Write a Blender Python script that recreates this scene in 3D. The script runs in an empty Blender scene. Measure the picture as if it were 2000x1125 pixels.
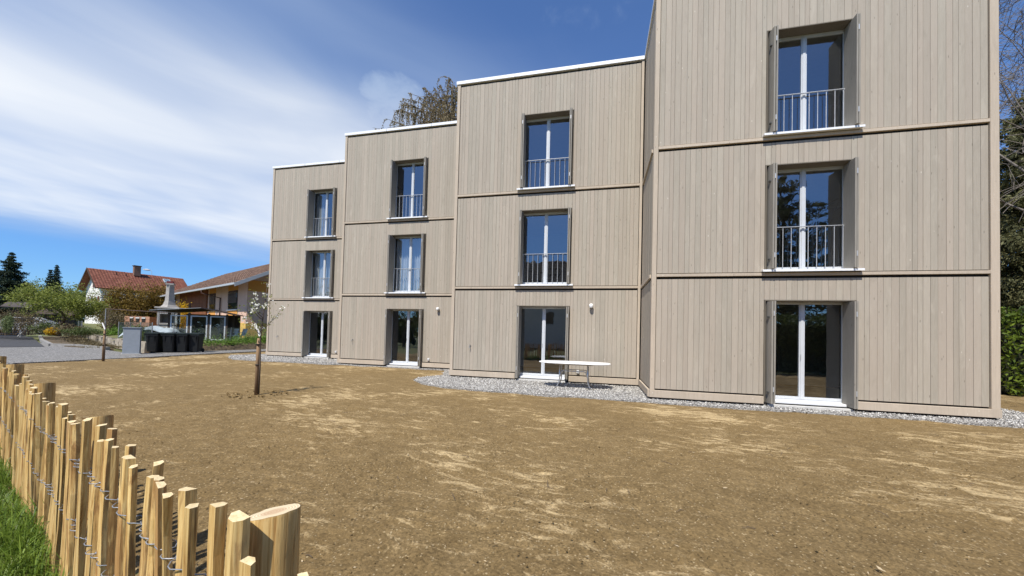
import bpy, math, random
import numpy as np
from mathutils import Vector, Matrix
rnd = random.Random(7)
rng = np.random.default_rng(7)
scene = bpy.context.scene
COL = scene.collection
R = math.radians

# ------------------------------------------------------------------ camera
F, PIT, ROL, CX, CY, H = 722.0, 0.023457, 0.025949, 1000.0, 635.48, 1.4267
cam_d = bpy.data.cameras.new('camera'); cam = bpy.data.objects.new('camera', cam_d); COL.objects.link(cam)
cam_d.sensor_fit = 'HORIZONTAL'; cam_d.sensor_width = 36.0; cam_d.lens = 36.0 * F / 2000.0
cam_d.shift_y = (CY - 562.5) / 2000.0
cam_d.clip_start = 0.05; cam_d.clip_end = 3000
_c, _s = math.cos(ROL), math.sin(ROL)
_r0, _u0, _f0 = Vector((1, 0, 0)), Vector((0, -math.sin(PIT), math.cos(PIT))), Vector((0, math.cos(PIT), math.sin(PIT)))
_r, _u = _r0 * _c + _u0 * _s, _u0 * _c - _r0 * _s
cam.matrix_world = Matrix(((_r.x, _u.x, -_f0.x, 0), (_r.y, _u.y, -_f0.y, 0), (_r.z, _u.z, -_f0.z, H), (0, 0, 0, 1)))
scene.camera = cam

# ------------------------------------------------------------------ light, sky, exposure
SUN_EL = R(56.0)
SX, SY = 0.40, 0.9165          # horizontal direction in which shadows fall
sun_d = bpy.data.lights.new('sun', 'SUN'); sun = bpy.data.objects.new('sun', sun_d); COL.objects.link(sun)
sun_d.energy = 5.0; sun_d.angle = R(0.53); sun_d.color = (1.0, 0.95, 0.87)
sun.rotation_euler = Vector((SX * math.cos(SUN_EL), SY * math.cos(SUN_EL), -math.sin(SUN_EL))).to_track_quat('-Z', 'Y').to_euler()
vs = scene.view_settings
vs.view_transform = 'Standard'; vs.look = 'None'; vs.gamma = 1.0; vs.use_curve_mapping = False; vs.exposure = 0.27
scene.display_settings.display_device = 'sRGB'
scene.cycles.max_bounces = 8; scene.cycles.transparent_max_bounces = 12
scene.cycles.use_denoising = True

def ray_dir(px, py):
    xr, yr = (px - CX) / F, -(py - CY) / F
    x, y = xr * _c - yr * _s, xr * _s + yr * _c
    return Vector((x, math.cos(PIT) - y * math.sin(PIT), math.sin(PIT) + y * math.cos(PIT))).normalized()
class NT:
    """small node-tree helper"""
    def __init__(s, tree): s.t = tree; s.n = tree.nodes; s.l = tree.links
    def new(s, typ, **kw):
        nd = s.n.new(typ)
        for k, v in kw.items():
            if k.startswith('i_'):
                key = k[2:]; key = int(key) if key.isdigit() else key.replace('_', ' ')
                s.put(nd.inputs[key], v)
            else: setattr(nd, k, v)
        return nd
    def put(s, sock, v):
        if isinstance(v, bpy.types.NodeSocket): s.l.new(v, sock)
        else: sock.default_value = v
    def math(s, op, a, b=None, c=None, clamp=False):
        nd = s.n.new('ShaderNodeMath'); nd.operation = op; nd.use_clamp = clamp
        for i, v in enumerate((a, b, c)):
            if v is not None: s.put(nd.inputs[i], v)
        return nd.outputs[0]
    def mix(s, f, a, b, blend='MIX'):
        nd = s.n.new('ShaderNodeMix'); nd.data_type = 'RGBA'; nd.blend_type = blend
        s.put(nd.inputs[0], f)
        for i, v in ((6, a), (7, b)):
            if isinstance(v, tuple) and len(v) == 3: v = (*v, 1)
            s.put(nd.inputs[i], v)
        return nd.outputs[2]
    def ramp(s, f, stops):
        nd = s.n.new('ShaderNodeValToRGB'); s.put(nd.inputs[0], f)
        el = nd.color_ramp.elements
        while len(el) < len(stops): el.new(0.5)
        for e, (p, c) in zip(el, stops):
            e.position = p; e.color = (*c, 1) if isinstance(c, tuple) else (c, c, c, 1)
        return nd.outputs[0]
    def smooth(s, v, a, b, lo=0.0, hi=1.0):
        nd = s.n.new('ShaderNodeMapRange'); nd.interpolation_type = 'SMOOTHSTEP'
        s.put(nd.inputs[0], v)
        for i, x in ((1, a), (2, b), (3, lo), (4, hi)): nd.inputs[i].default_value = x
        return nd.outputs[0]
    def noise(s, vec, scale, detail=4, rough=0.55, dist=0.0, dims='3D'):
        nd = s.n.new('ShaderNodeTexNoise'); nd.noise_dimensions = dims
        if vec is not None: s.l.new(vec, nd.inputs['Vector'])
        nd.inputs['Scale'].default_value = scale; nd.inputs['Detail'].default_value = detail
        nd.inputs['Roughness'].default_value = rough; nd.inputs['Distortion'].default_value = dist
        return nd.outputs[0]
    def mapping(s, vec, scale=(1, 1, 1), rot=(0, 0, 0), loc=(0, 0, 0)):
        nd = s.n.new('ShaderNodeMapping'); s.l.new(vec, nd.inputs[0])
        nd.inputs[1].default_value = loc; nd.inputs[2].default_value = rot; nd.inputs[3].default_value = scale
        return nd.outputs[0]

world = bpy.data.worlds.new('World'); scene.world = world; world.use_nodes = True
w = NT(world.node_tree); w.n.clear()
sky = w.new('ShaderNodeTexSky', sky_type='NISHITA', sun_disc=False)
sky.sun_elevation = SUN_EL; sky.sun_rotation = math.atan2(-SX, -SY); sky.altitude = 500; sky.air_density = 1.0; sky.dust_density = 0.15; sky.ozone_density = 2.6
SKY_STRENGTH = 0.100
tc = w.new('ShaderNodeTexCoord'); sep = w.new('ShaderNodeSeparateXYZ'); w.l.new(tc.outputs['Generated'], sep.inputs[0])
zc = w.math('ADD', w.math('MAXIMUM', sep.outputs[2], 0.0), 0.03)
cu = w.math('DIVIDE', sep.outputs[0], zc); cv = w.math('DIVIDE', sep.outputs[1], zc)
ct = w.math('ADD', w.math('MULTIPLY', cu, -0.73), w.math('MULTIPLY', cv, 0.68))     # across the cirrus bands
cs = w.math('ADD', w.math('MULTIPLY', cu, 0.68), w.math('MULTIPLY', cv, 0.73))      # along them
comb = w.new('ShaderNodeCombineXYZ'); w.l.new(ct, comb.inputs[0]); w.l.new(cs, comb.inputs[1])
big = w.noise(w.mapping(comb.outputs[0], (0.42, 0.20, 1), loc=(3.1, 1.7, 0)), 1.0, 3, 0.5, 0.5)
fine = w.noise(w.mapping(comb.outputs[0], (0.70, 0.50, 1), rot=(0, 0, R(14))), 1.0, 4, 0.45, 1.0)
wisp = w.noise(w.mapping(comb.outputs[0], (1.3, 0.55, 1), rot=(0, 0, R(10)), loc=(0, 5, 0)), 1.5, 6, 0.5, 1.2)
tw = w.math('ADD', ct, w.math('MULTIPLY', w.math('SUBTRACT', big, 0.5), 2.2))
band = w.math('MULTIPLY', w.smooth(tw, 0.35, 2.3), w.smooth(tw, 6.9, 3.6))
dens = w.math('ADD', w.math('MULTIPLY', band, 0.78), w.math('MULTIPLY', w.math('SUBTRACT', fine, 0.5), 0.72))
dens = w.math('ADD', dens, w.math('MULTIPLY', w.math('SUBTRACT', wisp, 0.5), 0.22))
cl = w.smooth(dens, 0.0, 1.05, 0.0, 0.93)
# a small puff of cumulus low over the roofs
_pd = ray_dir(772, 222)
pdot = w.new('ShaderNodeVectorMath', operation='DOT_PRODUCT'); w.l.new(tc.outputs['Generated'], pdot.inputs[0]); pdot.inputs[1].default_value = _pd
pn = w.noise(w.mapping(tc.outputs['Generated'], (1, 1, 1.6)), 14, 6, 0.6, 0.3)
puff = w.smooth(w.math('ADD', w.smooth(pdot.outputs['Value'], 0.9925, 0.9995), w.math('MULTIPLY', w.math('SUBTRACT', pn, 0.5), 1.3)), 0.05, 1.15, 0.0, 0.62)
cl = w.math('MAXIMUM', cl, puff)
hz = w.smooth(sep.outputs[2], 0.14, 0.0, 0.0, 0.16)
clf = w.math('MAXIMUM', cl, hz)
skyc = w.mix(1.0, sky.outputs[0], (SKY_STRENGTH * 0.90, SKY_STRENGTH * 1.12, SKY_STRENGTH * 1.44), 'MULTIPLY')
cloudc = w.mix(w.smooth(dens, 0.3, 0.95), (0.45, 0.56, 0.72), (0.80, 0.83, 0.86))
skyc = w.mix(w.smooth(sep.outputs[2], 0.40, 0.02), skyc, w.mix(1.0, skyc, (0.50, 0.70, 0.84), 'MULTIPLY'))
fin = w.mix(clf, skyc, cloudc)
bg = w.new('ShaderNodeBackground', i_Strength=1.0); w.l.new(fin, bg.inputs[0])
wo = w.new('ShaderNodeOutputWorld'); w.l.new(bg.outputs[0], wo.inputs[0])

# ------------------------------------------------------------------ helpers
def tag(o, label=None, cat=None, group=None, kind=None):
    if label: o['label'] = label
    if cat: o['category'] = cat
    if group: o['group'] = group
    if kind: o['kind'] = kind
    return o

def empty(name, loc=(0, 0, 0), rz=0.0, label=None, cat=None, group=None):
    o = bpy.data.objects.new(name, None); COL.objects.link(o); o.empty_display_size = 0.2
    o.location = loc; o.rotation_euler = (0, 0, rz)
    return tag(o, label, cat, group)

def link(name, me, parent=None, mat=None):
    if mat is not None and not me.materials: me.materials.append(mat)
    o = bpy.data.objects.new(name, me); COL.objects.link(o)
    if parent is not None: o.parent = parent
    return o

class MB:
    def __init__(s): s.V = []; s.F = []
    def add(s, vs, fs):
        b = len(s.V); s.V += [tuple(v) for v in vs]; s.F += [tuple(b + i for i in f) for f in fs]; return s
    def box(s, x0, x1, y0, y1, z0, z1, ch=0.0):
        if ch <= 0:
            return s.add([(x0, y0, z0), (x1, y0, z0), (x1, y1, z0), (x0, y1, z0), (x0, y0, z1), (x1, y0, z1), (x1, y1, z1), (x0, y1, z1)],
                  [(0, 3, 2, 1), (4, 5, 6, 7), (0, 1, 5, 4), (1, 2, 6, 5), (2, 3, 7, 6), (3, 0, 4, 7)])
        # vertical edges and rims chamfered
        def ring(i, z): return [(x0 + i, y0, z), (x1 - i, y0, z), (x1, y0 + i, z), (x1, y1 - i, z), (x1 - i, y1, z), (x0 + i, y1, z), (x0, y1 - i, z), (x0, y0 + i, z)]
        def ins(i, z): return [(min(max(px, x0 + i), x1 - i), min(max(py, y0 + i), y1 - i), z) for px, py, _ in ring(ch, z)]
        vs = ins(ch, z0) + ring(ch, z0 + ch) + ring(ch, z1 - ch) + ins(ch, z1)
        fs = [tuple(range(7, -1, -1)), tuple(range(24, 32))]
        for k in range(3):
            for i in range(8):
                j = (i + 1) % 8; fs.append((k * 8 + i, k * 8 + j, k * 8 + 8 + j, k * 8 + 8 + i))
        return s.add(vs, fs)
    def obox(s, c, ax, ay, az):
        c, ax, ay, az = map(Vector, (c, ax, ay, az))
        vs = [c + sx * ax + sy * ay + sz * az for sz in (-1, 1) for sx, sy in ((-1, -1), (1, -1), (1, 1), (-1, 1))]
        return s.add(vs, [(0, 3, 2, 1), (4, 5, 6, 7), (0, 1, 5, 4), (1, 2, 6, 5), (2, 3, 7, 6), (3, 0, 4, 7)])
    def tube(s, pts, rad, n=6, cap=True):
        pts = [Vector(p) for p in pts]
        if not hasattr(rad, '__len__'): rad = [rad] * len(pts)
        d0 = (pts[-1] - pts[0]); up = Vector((0, 0, 1)) if abs(d0.normalized().z) < 0.9 else Vector((1, 0, 0))
        vs = []
        for i, p in enumerate(pts):
            d = (pts[min(i + 1, len(pts) - 1)] - pts[max(i - 1, 0)]).normalized()
            a = d.cross(up)
            if a.length < 1e-4: a = d.cross(Vector((0.3, 1, 0.1)))
            a.normalize(); b = d.cross(a)
            vs += [p + (a * math.cos(2 * math.pi * k / n) + b * math.sin(2 * math.pi * k / n)) * rad[i] for k in range(n)]
        fs = []
        for i in range(len(pts) - 1):
            for k in range(n):
                k2 = (k + 1) % n; fs.append((i * n + k, i * n + k2, (i + 1) * n + k2, (i + 1) * n + k))
        if cap: fs += [tuple(range(n - 1, -1, -1)), tuple((len(pts) - 1) * n + k for k in range(n))]
        return s.add(vs, fs)
    def lathe(s, prof, n=16, c=(0, 0, 0)):
        vs = []; fs = []
        for r, z in prof:
            vs += [(c[0] + r * math.cos(2 * math.pi * k / n), c[1] + r * math.sin(2 * math.pi * k / n), c[2] + z) for k in range(n)]
        for i in range(len(prof) - 1):
            for k in range(n):
                k2 = (k + 1) % n; fs.append((i * n + k, i * n + k2, (i + 1) * n + k2, (i + 1) * n + k))
        fs += [tuple(range(n - 1, -1, -1)), tuple((len(prof) - 1) * n + k for k in range(n))]
        return s.add(vs, fs)
    def poly(s, pts, z0, z1):
        n = len(pts)
        vs = [(x, y, z0) for x, y in pts] + [(x, y, z1) for x, y in pts]
        fs = [tuple(range(n - 1, -1, -1)), tuple(range(n, 2 * n))] + [(i, (i + 1) % n, n + (i + 1) % n, n + i) for i in range(n)]
        return s.add(vs, fs)
    def slab(s, quad, th):
        """thick sheet from a 4-point 3-D outline, thickened downwards along its normal"""
        q = [Vector(p) for p in quad]; nn = (q[1] - q[0]).cross(q[3] - q[0]).normalized()
        if nn.z < 0: q.reverse(); nn = -nn
        vs = [p - nn * th for p in q] + q
        return s.add(vs, [(3, 2, 1, 0), (4, 5, 6, 7)] + [(i, (i + 1) % 4, 4 + (i + 1) % 4, 4 + i) for i in range(4)])
    def mesh(s, name, smooth=False):
        me = bpy.data.meshes.new(name); me.from_pydata(s.V, [], s.F); me.update()
        if smooth: me.polygons.foreach_set('use_smooth', [True] * len(me.polygons))
        return me
    def build(s, name, mat, parent=None, smooth=False):
        return link(name, s.mesh(name, smooth), parent, mat)

def np_mesh(name, verts, faces, mat, parent=None, smooth=False):
    """verts (n,3), faces (m,k) numpy arrays"""
    me = bpy.data.meshes.new(name); m, k = faces.shape
    me.vertices.add(len(verts)); me.vertices.foreach_set('co', np.ascontiguousarray(verts, dtype=np.float32).ravel())
    me.loops.add(m * k); me.loops.foreach_set('vertex_index', np.ascontiguousarray(faces, dtype=np.int32).ravel())
    me.polygons.add(m); me.polygons.foreach_set('loop_start', np.arange(0, m * k, k, dtype=np.int32))
    try: me.polygons.foreach_set('loop_total', np.full(m, k, dtype=np.int32))
    except Exception: pass
    if smooth: me.polygons.foreach_set('use_smooth', np.ones(m, dtype=bool))
    me.update(calc_edges=True); me.validate()
    return link(name, me, parent, mat)

def leaf_quads(cent, size, aspect=0.5, up_bias=0.0, jitter=0.35, bend=True):
    """random leaf-shaped quads (rhombic, slightly folded) round the centres (n,3)"""
    n = len(cent)
    d = rng.normal(size=(n, 3)); d[:, 2] += up_bias; d /= np.linalg.norm(d, axis=1)[:, None]
    e = rng.normal(size=(n, 3)); e -= (e * d).sum(1)[:, None] * d; e /= np.linalg.norm(e, axis=1)[:, None]
    L = size * (1 + jitter * rng.uniform(-1, 1, n))[:, None]
    nn = np.cross(d, e)
    v = np.stack([cent - e * L * 0.5, cent + d * L * aspect * 0.5 + nn * L * 0.08, cent + e * L * 0.5, cent - d * L * aspect * 0.5 + nn * L * 0.08], 1).reshape(-1, 3)
    return v, np.arange(4 * n).reshape(n, 4)

def ray(px, py):
    xr, yr = (px - CX) / F, -(py - CY) / F
    x, y = xr * _c - yr * _s, xr * _s + yr * _c
    return Vector((x, math.cos(PIT) - y * math.sin(PIT), math.sin(PIT) + y * math.cos(PIT)))
def at(px, py, Y):
    """surveyed point of the place that stands Y metres in front of the camera"""
    d = ray(px, py); return d * (Y / d.y) + Vector((0, 0, H))
def gnd(px, py, z=-0.06):
    d = ray(px, py); return d * ((z - H) / d.z) + Vector((0, 0, H))
def vnoise(x, y, seed=0):
    """smooth value noise on numpy arrays"""
    xi, yi = np.floor(x).astype(np.int64), np.floor(y).astype(np.int64); fx, fy = x - xi, y - yi
    fx, fy = fx * fx * (3 - 2 * fx), fy * fy * (3 - 2 * fy)
    def h(a, b):
        n = (a * 374761393 + b * 668265263 + seed * 1442695041) & 0x7fffffff
        n = ((n ^ (n >> 13)) * 1274126177) & 0x7fffffff
        return ((n ^ (n >> 16)) & 0xffff) / 65535.0
    return (h(xi, yi) * (1 - fx) + h(xi + 1, yi) * fx) * (1 - fy) + (h(xi, yi + 1) * (1 - fx) + h(xi + 1, yi + 1) * fx) * fy

# ------------------------------------------------------------------ materials
def pmat(name, rough=0.7, metal=0.0, spec=0.4):
    m = bpy.data.materials.new(name); m.use_nodes = True; t = NT(m.node_tree)
    b = m.node_tree.nodes['Principled BSDF']; b.inputs['Roughness'].default_value = rough; b.inputs['Metallic'].default_value = metal
    b.inputs['Specular IOR Level'].default_value = spec
    return m, t, b
def vary(name, c, amt=0.12, scale=6.0, rough=0.7, metal=0.0, bump=0.0, bscale=40.0, stretch=(1, 1, 1), spec=0.3, rand=0.0, c2=None):
    """a plain coloured surface with soft mottling, optional per-object variation and fine relief"""
    m, t, b = pmat(name, rough, metal, spec)
    g = t.new('ShaderNodeNewGeometry'); pos = t.mapping(g.outputs['Position'], stretch)
    n = t.noise(pos, scale, 5, 0.6)
    lo = tuple(x * (1 - amt) for x in c); hi = tuple(min(1, x * (1 + amt)) for x in (c2 or c))
    col = t.ramp(n, [(0.3, lo), (0.7, hi)])
    if rand > 0:
        oi = t.new('ShaderNodeObjectInfo')
        v = t.math('ADD', t.math('MULTIPLY', oi.outputs['Random'], rand * 0.6), t.math('MULTIPLY', g.outputs['Random Per Island'], rand * 0.6))
        v = t.math('ADD', v, 1 - rand * 0.6)
        vc = t.new('ShaderNodeCombineColor');
        for i in range(3): t.l.new(v, vc.inputs[i])
        col = t.mix(1.0, col, vc.outputs[0], 'MULTIPLY')
    t.l.new(col, b.inputs['Base Color'])
    if bump > 0:
        bn = t.new('ShaderNodeBump', i_Strength=bump, i_Distance=0.01); t.l.new(t.noise(pos, bscale, 4, 0.6), bn.inputs['Height'])
        t.l.new(bn.outputs[0], b.inputs['Normal'])
    return m

def wood(name, c, c2, vscale=(9, 9, 0.7), rnd_amt=0.22, rough=0.75, bump=0.25, warm=None):
    """stained vertical timber: per-piece tint, streaks along z, knots"""
    m, t, b = pmat(name, rough, 0, 0.25)
    g = t.new('ShaderNodeNewGeometry'); oi = t.new('ShaderNodeObjectInfo')
    ri = t.math('FRACT', t.math('ADD', t.math('MULTIPLY', oi.outputs['Random'], 7.31), g.outputs['Random Per Island']))
    off = t.new('ShaderNodeCombineXYZ'); t.l.new(t.math('MULTIPLY', ri, 31.0), off.inputs[0]); t.l.new(t.math('MULTIPLY', ri, 17.0), off.inputs[2])
    va = t.new('ShaderNodeVectorMath', operation='ADD'); t.l.new(g.outputs['Position'], va.inputs[0]); t.l.new(off.outputs[0], va.inputs[1])
    st = t.mapping(va.outputs[0], vscale)
    grain = t.noise(st, 4.0, 8, 0.65, 0.6)
    blotch = t.noise(t.mapping(va.outputs[0], (1.2, 1.2, 0.35)), 1.5, 3, 0.5)
    col = t.ramp(t.math('ADD', t.math('MULTIPLY', grain, 0.6), t.math('MULTIPLY', blotch, 0.4)), [(0.32, c), (0.66, c2)])
    if warm is not None: col = t.mix(t.math('MULTIPLY', t.math('FRACT', t.math('MULTIPLY', ri, 5.77)), 0.5), col, warm)
    v = t.math('ADD', t.math('MULTIPLY', ri, rnd_amt), 1 - rnd_amt * 0.6)
    vc = t.new('ShaderNodeCombineColor')
    for i in range(3): t.l.new(v, vc.inputs[i])
    col = t.mix(1.0, col, vc.outputs[0], 'MULTIPLY')
    kn = t.new('ShaderNodeTexVoronoi', i_Scale=1.0); t.l.new(t.mapping(va.outputs[0], (9, 9, 2.6)), kn.inputs['Vector'])
    kf = t.smooth(kn.outputs['Distance'], 0.105, 0.04, 0, 0.6)
    col = t.mix(kf, col, tuple(x * 0.38 for x in c))
    kn2 = t.new('ShaderNodeTexVoronoi', i_Scale=1.0); t.l.new(t.mapping(va.outputs[0], (5, 5, 2.1), loc=(4, 2, 1)), kn2.inputs['Vector'])
    col = t.mix(t.smooth(kn2.outputs['Distance'], 0.055, 0.025, 0, 0.55), col, (0.75, 0.70, 0.60))
    wth = t.noise(t.mapping(va.outputs[0], (3.0, 3.0, 0.9)), 1.4, 5, 0.65, 0.8)
    col = t.mix(t.smooth(wth, 0.56, 0.72, 0, 0.30), col, tuple(min(1, x * 1.25) for x in c2)); col = t.mix(t.smooth(wth, 0.44, 0.28, 0, 0.28), col, tuple(x * 0.78 for x in c))
    t.l.new(col, b.inputs['Base Color'])
    bn = t.new('ShaderNodeBump', i_Strength=bump, i_Distance=0.004); t.l.new(t.noise(t.mapping(va.outputs[0], (60, 60, 3)), 3, 5, 0.6), bn.inputs['Height']); t.l.new(bn.outputs[0], b.inputs['Normal'])
    return m

def leafmat(name, c, c2, trans=0.35, rough=0.55):
    m = bpy.data.materials.new(name); m.use_nodes = True; t = NT(m.node_tree); t.n.clear()
    g = t.new('ShaderNodeNewGeometry'); oi = t.new('ShaderNodeObjectInfo')
    big = t.noise(g.outputs['Position'], 0.9, 3, 0.5)
    f = t.math('ADD', t.math('MULTIPLY', g.outputs['Random Per Island'], 0.65), t.math('MULTIPLY', t.math('SUBTRACT', big, 0.3), 0.7))
    col = t.ramp(f, [(0.05, c), (0.9, c2)])
    p = t.new('ShaderNodeBsdfPrincipled', i_Roughness=rough); t.l.new(col, p.inputs['Base Color']); p.inputs['Specular IOR Level'].default_value = 0.3
    tr = t.new('ShaderNodeBsdfTranslucent'); t.l.new(col, tr.inputs[0])
    mx = t.new('ShaderNodeMixShader', i_0=trans); t.l.new(p.outputs[0], mx.inputs[1]); t.l.new(tr.outputs[0], mx.inputs[2])
    o = t.new('ShaderNodeOutputMaterial'); t.l.new(mx.outputs[0], o.inputs[0])
    return m

def glassmat(name, refl=0.22, tint=(0.85, 0.9, 0.9), edge=0.75):
    m = bpy.data.materials.new(name); m.use_nodes = True; t = NT(m.node_tree); t.n.clear()
    lw = t.new('ShaderNodeLayerWeight', i_Blend=0.5)
    f = t.math('ADD', t.math('MULTIPLY', t.math('POWER', lw.outputs['Facing'], 4.0), edge), refl, clamp=True)
    tr = t.new('ShaderNodeBsdfTransparent'); tr.inputs[0].default_value = (*tint, 1)
    gl = t.new('ShaderNodeBsdfGlossy', i_Roughness=0.0); gl.inputs[0].default_value = (0.92, 0.95, 1.0, 1)
    gg = t.new('ShaderNodeNewGeometry'); bp = t.new('ShaderNodeBump', i_Strength=0.06, i_Distance=0.05); t.l.new(t.noise(gg.outputs['Position'], 1.6, 2, 0.4), bp.inputs['Height']); t.l.new(bp.outputs[0], gl.inputs['Normal'])
    mx = t.new('ShaderNodeMixShader'); t.l.new(f, mx.inputs[0]); t.l.new(tr.outputs[0], mx.inputs[1]); t.l.new(gl.outputs[0], mx.inputs[2])
    o = t.new('ShaderNodeOutputMaterial'); t.l.new(mx.outputs[0], o.inputs[0])
    return m

M = {}
M['board'] = wood('facade_board', (0.328, 0.291, 0.232), (0.412, 0.369, 0.299), warm=(0.418, 0.345, 0.277), rnd_amt=0.11)
M['trim'] = wood('facade_trim', (0.42, 0.352, 0.272), (0.52, 0.438, 0.342), rnd_amt=0.10)
M['shutter'] = wood('shutter_wood', (0.225, 0.208, 0.178), (0.305, 0.282, 0.242), rnd_amt=0.08)
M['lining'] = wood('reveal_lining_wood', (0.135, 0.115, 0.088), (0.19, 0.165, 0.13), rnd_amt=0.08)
M['membrane'] = vary('dark_membrane', (0.02, 0.019, 0.018), rough=0.9)
M['interior'] = vary('interior_paint', (0.34, 0.33, 0.31), 0.04, rough=0.9)
M['white_metal'] = vary('white_coated_metal', (0.80, 0.81, 0.82), 0.03, rough=0.38, spec=0.5)
M['frame'] = vary('window_frame_paint', (0.56, 0.58, 0.60), 0.03, rough=0.4, spec=0.5)
M['steel'] = vary('galvanised_steel', (0.50, 0.51, 0.52), 0.12, rough=0.45, metal=0.35)
M['wire'] = vary('galvanised_wire', (0.30, 0.31, 0.33), 0.15, rough=0.45, metal=0.5)
M['darksteel'] = vary('dark_hinge_steel', (0.10, 0.10, 0.10), 0.1, rough=0.5, metal=0.5)
M['chrome'] = vary('table_tube', (0.55, 0.53, 0.50), 0.08, rough=0.3, metal=0.85)
M['pane'] = glassmat('window_glass', 0.22)
M['curtain'] = vary('net_curtain', (0.42, 0.43, 0.45), 0.05, rough=0.9)
M['concrete'] = vary('concrete', (0.52, 0.51, 0.48), 0.14, 9, rough=0.85, bump=0.2)
M['plastic_white'] = vary('white_plastic', (0.82, 0.81, 0.79), 0.03, rough=0.35)
M['bin'] = vary('bin_plastic', (0.012, 0.013, 0.014), 0.2, rough=0.5, spec=0.3)
M['bin_lid'] = vary('bin_lid_plastic', (0.010, 0.015, 0.012), 0.2, rough=0.65, spec=0.2)
M['rubber'] = vary('black_rubber', (0.02, 0.02, 0.02), 0.2, rough=0.8)
M['cabinet'] = vary('grey_cabinet_paint', (0.30, 0.33, 0.36), 0.05, rough=0.5)
M['cabinet2'] = vary('grey_cabinet_panel', (0.24, 0.27, 0.30), 0.05, rough=0.5)
M['bark'] = vary('bark', (0.10, 0.075, 0.055), 0.35, 14, rough=0.9, bump=0.6, stretch=(1, 1, 0.3))
M['bark_pale'] = vary('pale_bark', (0.26, 0.21, 0.16), 0.35, 14, rough=0.9, bump=0.4, stretch=(1, 1, 0.3))
M['twig'] = vary('twig_bark', (0.19, 0.135, 0.085), 0.3, 5, rough=0.9)
M['twig_grey'] = vary('grey_twig_bark', (0.20, 0.175, 0.15), 0.3, 5, rough=0.9)
M['stake'] = vary('stake_wood', (0.24, 0.155, 0.085), 0.25, 12, rough=0.85, bump=0.4, stretch=(1, 1, 0.15))
M['conifer'] = leafmat('conifer_needles', (0.012, 0.022, 0.012), (0.04, 0.065, 0.03), 0.1, 0.7)
M['spring'] = leafmat('spring_leaves', (0.13, 0.16, 0.028), (0.34, 0.38, 0.08), 0.45)
M['olive'] = leafmat('olive_buds', (0.12, 0.075, 0.015), (0.30, 0.20, 0.035), 0.3)
M['yellow'] = leafmat('forsythia_flowers', (0.55, 0.32, 0.01), (0.80, 0.55, 0.03), 0.3)
M['pale_leaf'] = leafmat('pale_leaves', (0.13, 0.17, 0.06), (0.26, 0.31, 0.13), 0.4)
M['laurel'] = leafmat('laurel_leaves', (0.05, 0.085, 0.012), (0.20, 0.27, 0.035), 0.25, 0.35)
M['shrub'] = leafmat('shrub_leaves', (0.05, 0.075, 0.02), (0.14, 0.18, 0.05), 0.3)
M['brown_shrub'] = leafmat('brown_shrub_leaves', (0.09, 0.07, 0.035), (0.22, 0.17, 0.08), 0.2)
M['grass'] = leafmat('grass_blades', (0.045, 0.10, 0.010), (0.24, 0.34, 0.05), 0.4, 0.45)
M['grass_far'] = leafmat('garden_grass', (0.09, 0.18, 0.02), (0.20, 0.32, 0.05), 0.3)
M['birch'] = leafmat('birch_buds', (0.20, 0.155, 0.075), (0.38, 0.31, 0.17), 0.35)
M['petal'] = leafmat('white_petals', (0.72, 0.72, 0.62), (0.88, 0.88, 0.82), 0.3)
M['cedar'] = leafmat('cedar_needles', (0.07, 0.078, 0.032), (0.25, 0.24, 0.11), 0.25, 0.7)
M['pipe'] = vary('pipe_metal', (0.36, 0.36, 0.35), 0.15, rough=0.5, metal=0.4)
M['mesh_green'] = vary('fence_mesh_wire', (0.10, 0.14, 0.12), 0.1, rough=0.5, metal=0.2)

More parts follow.
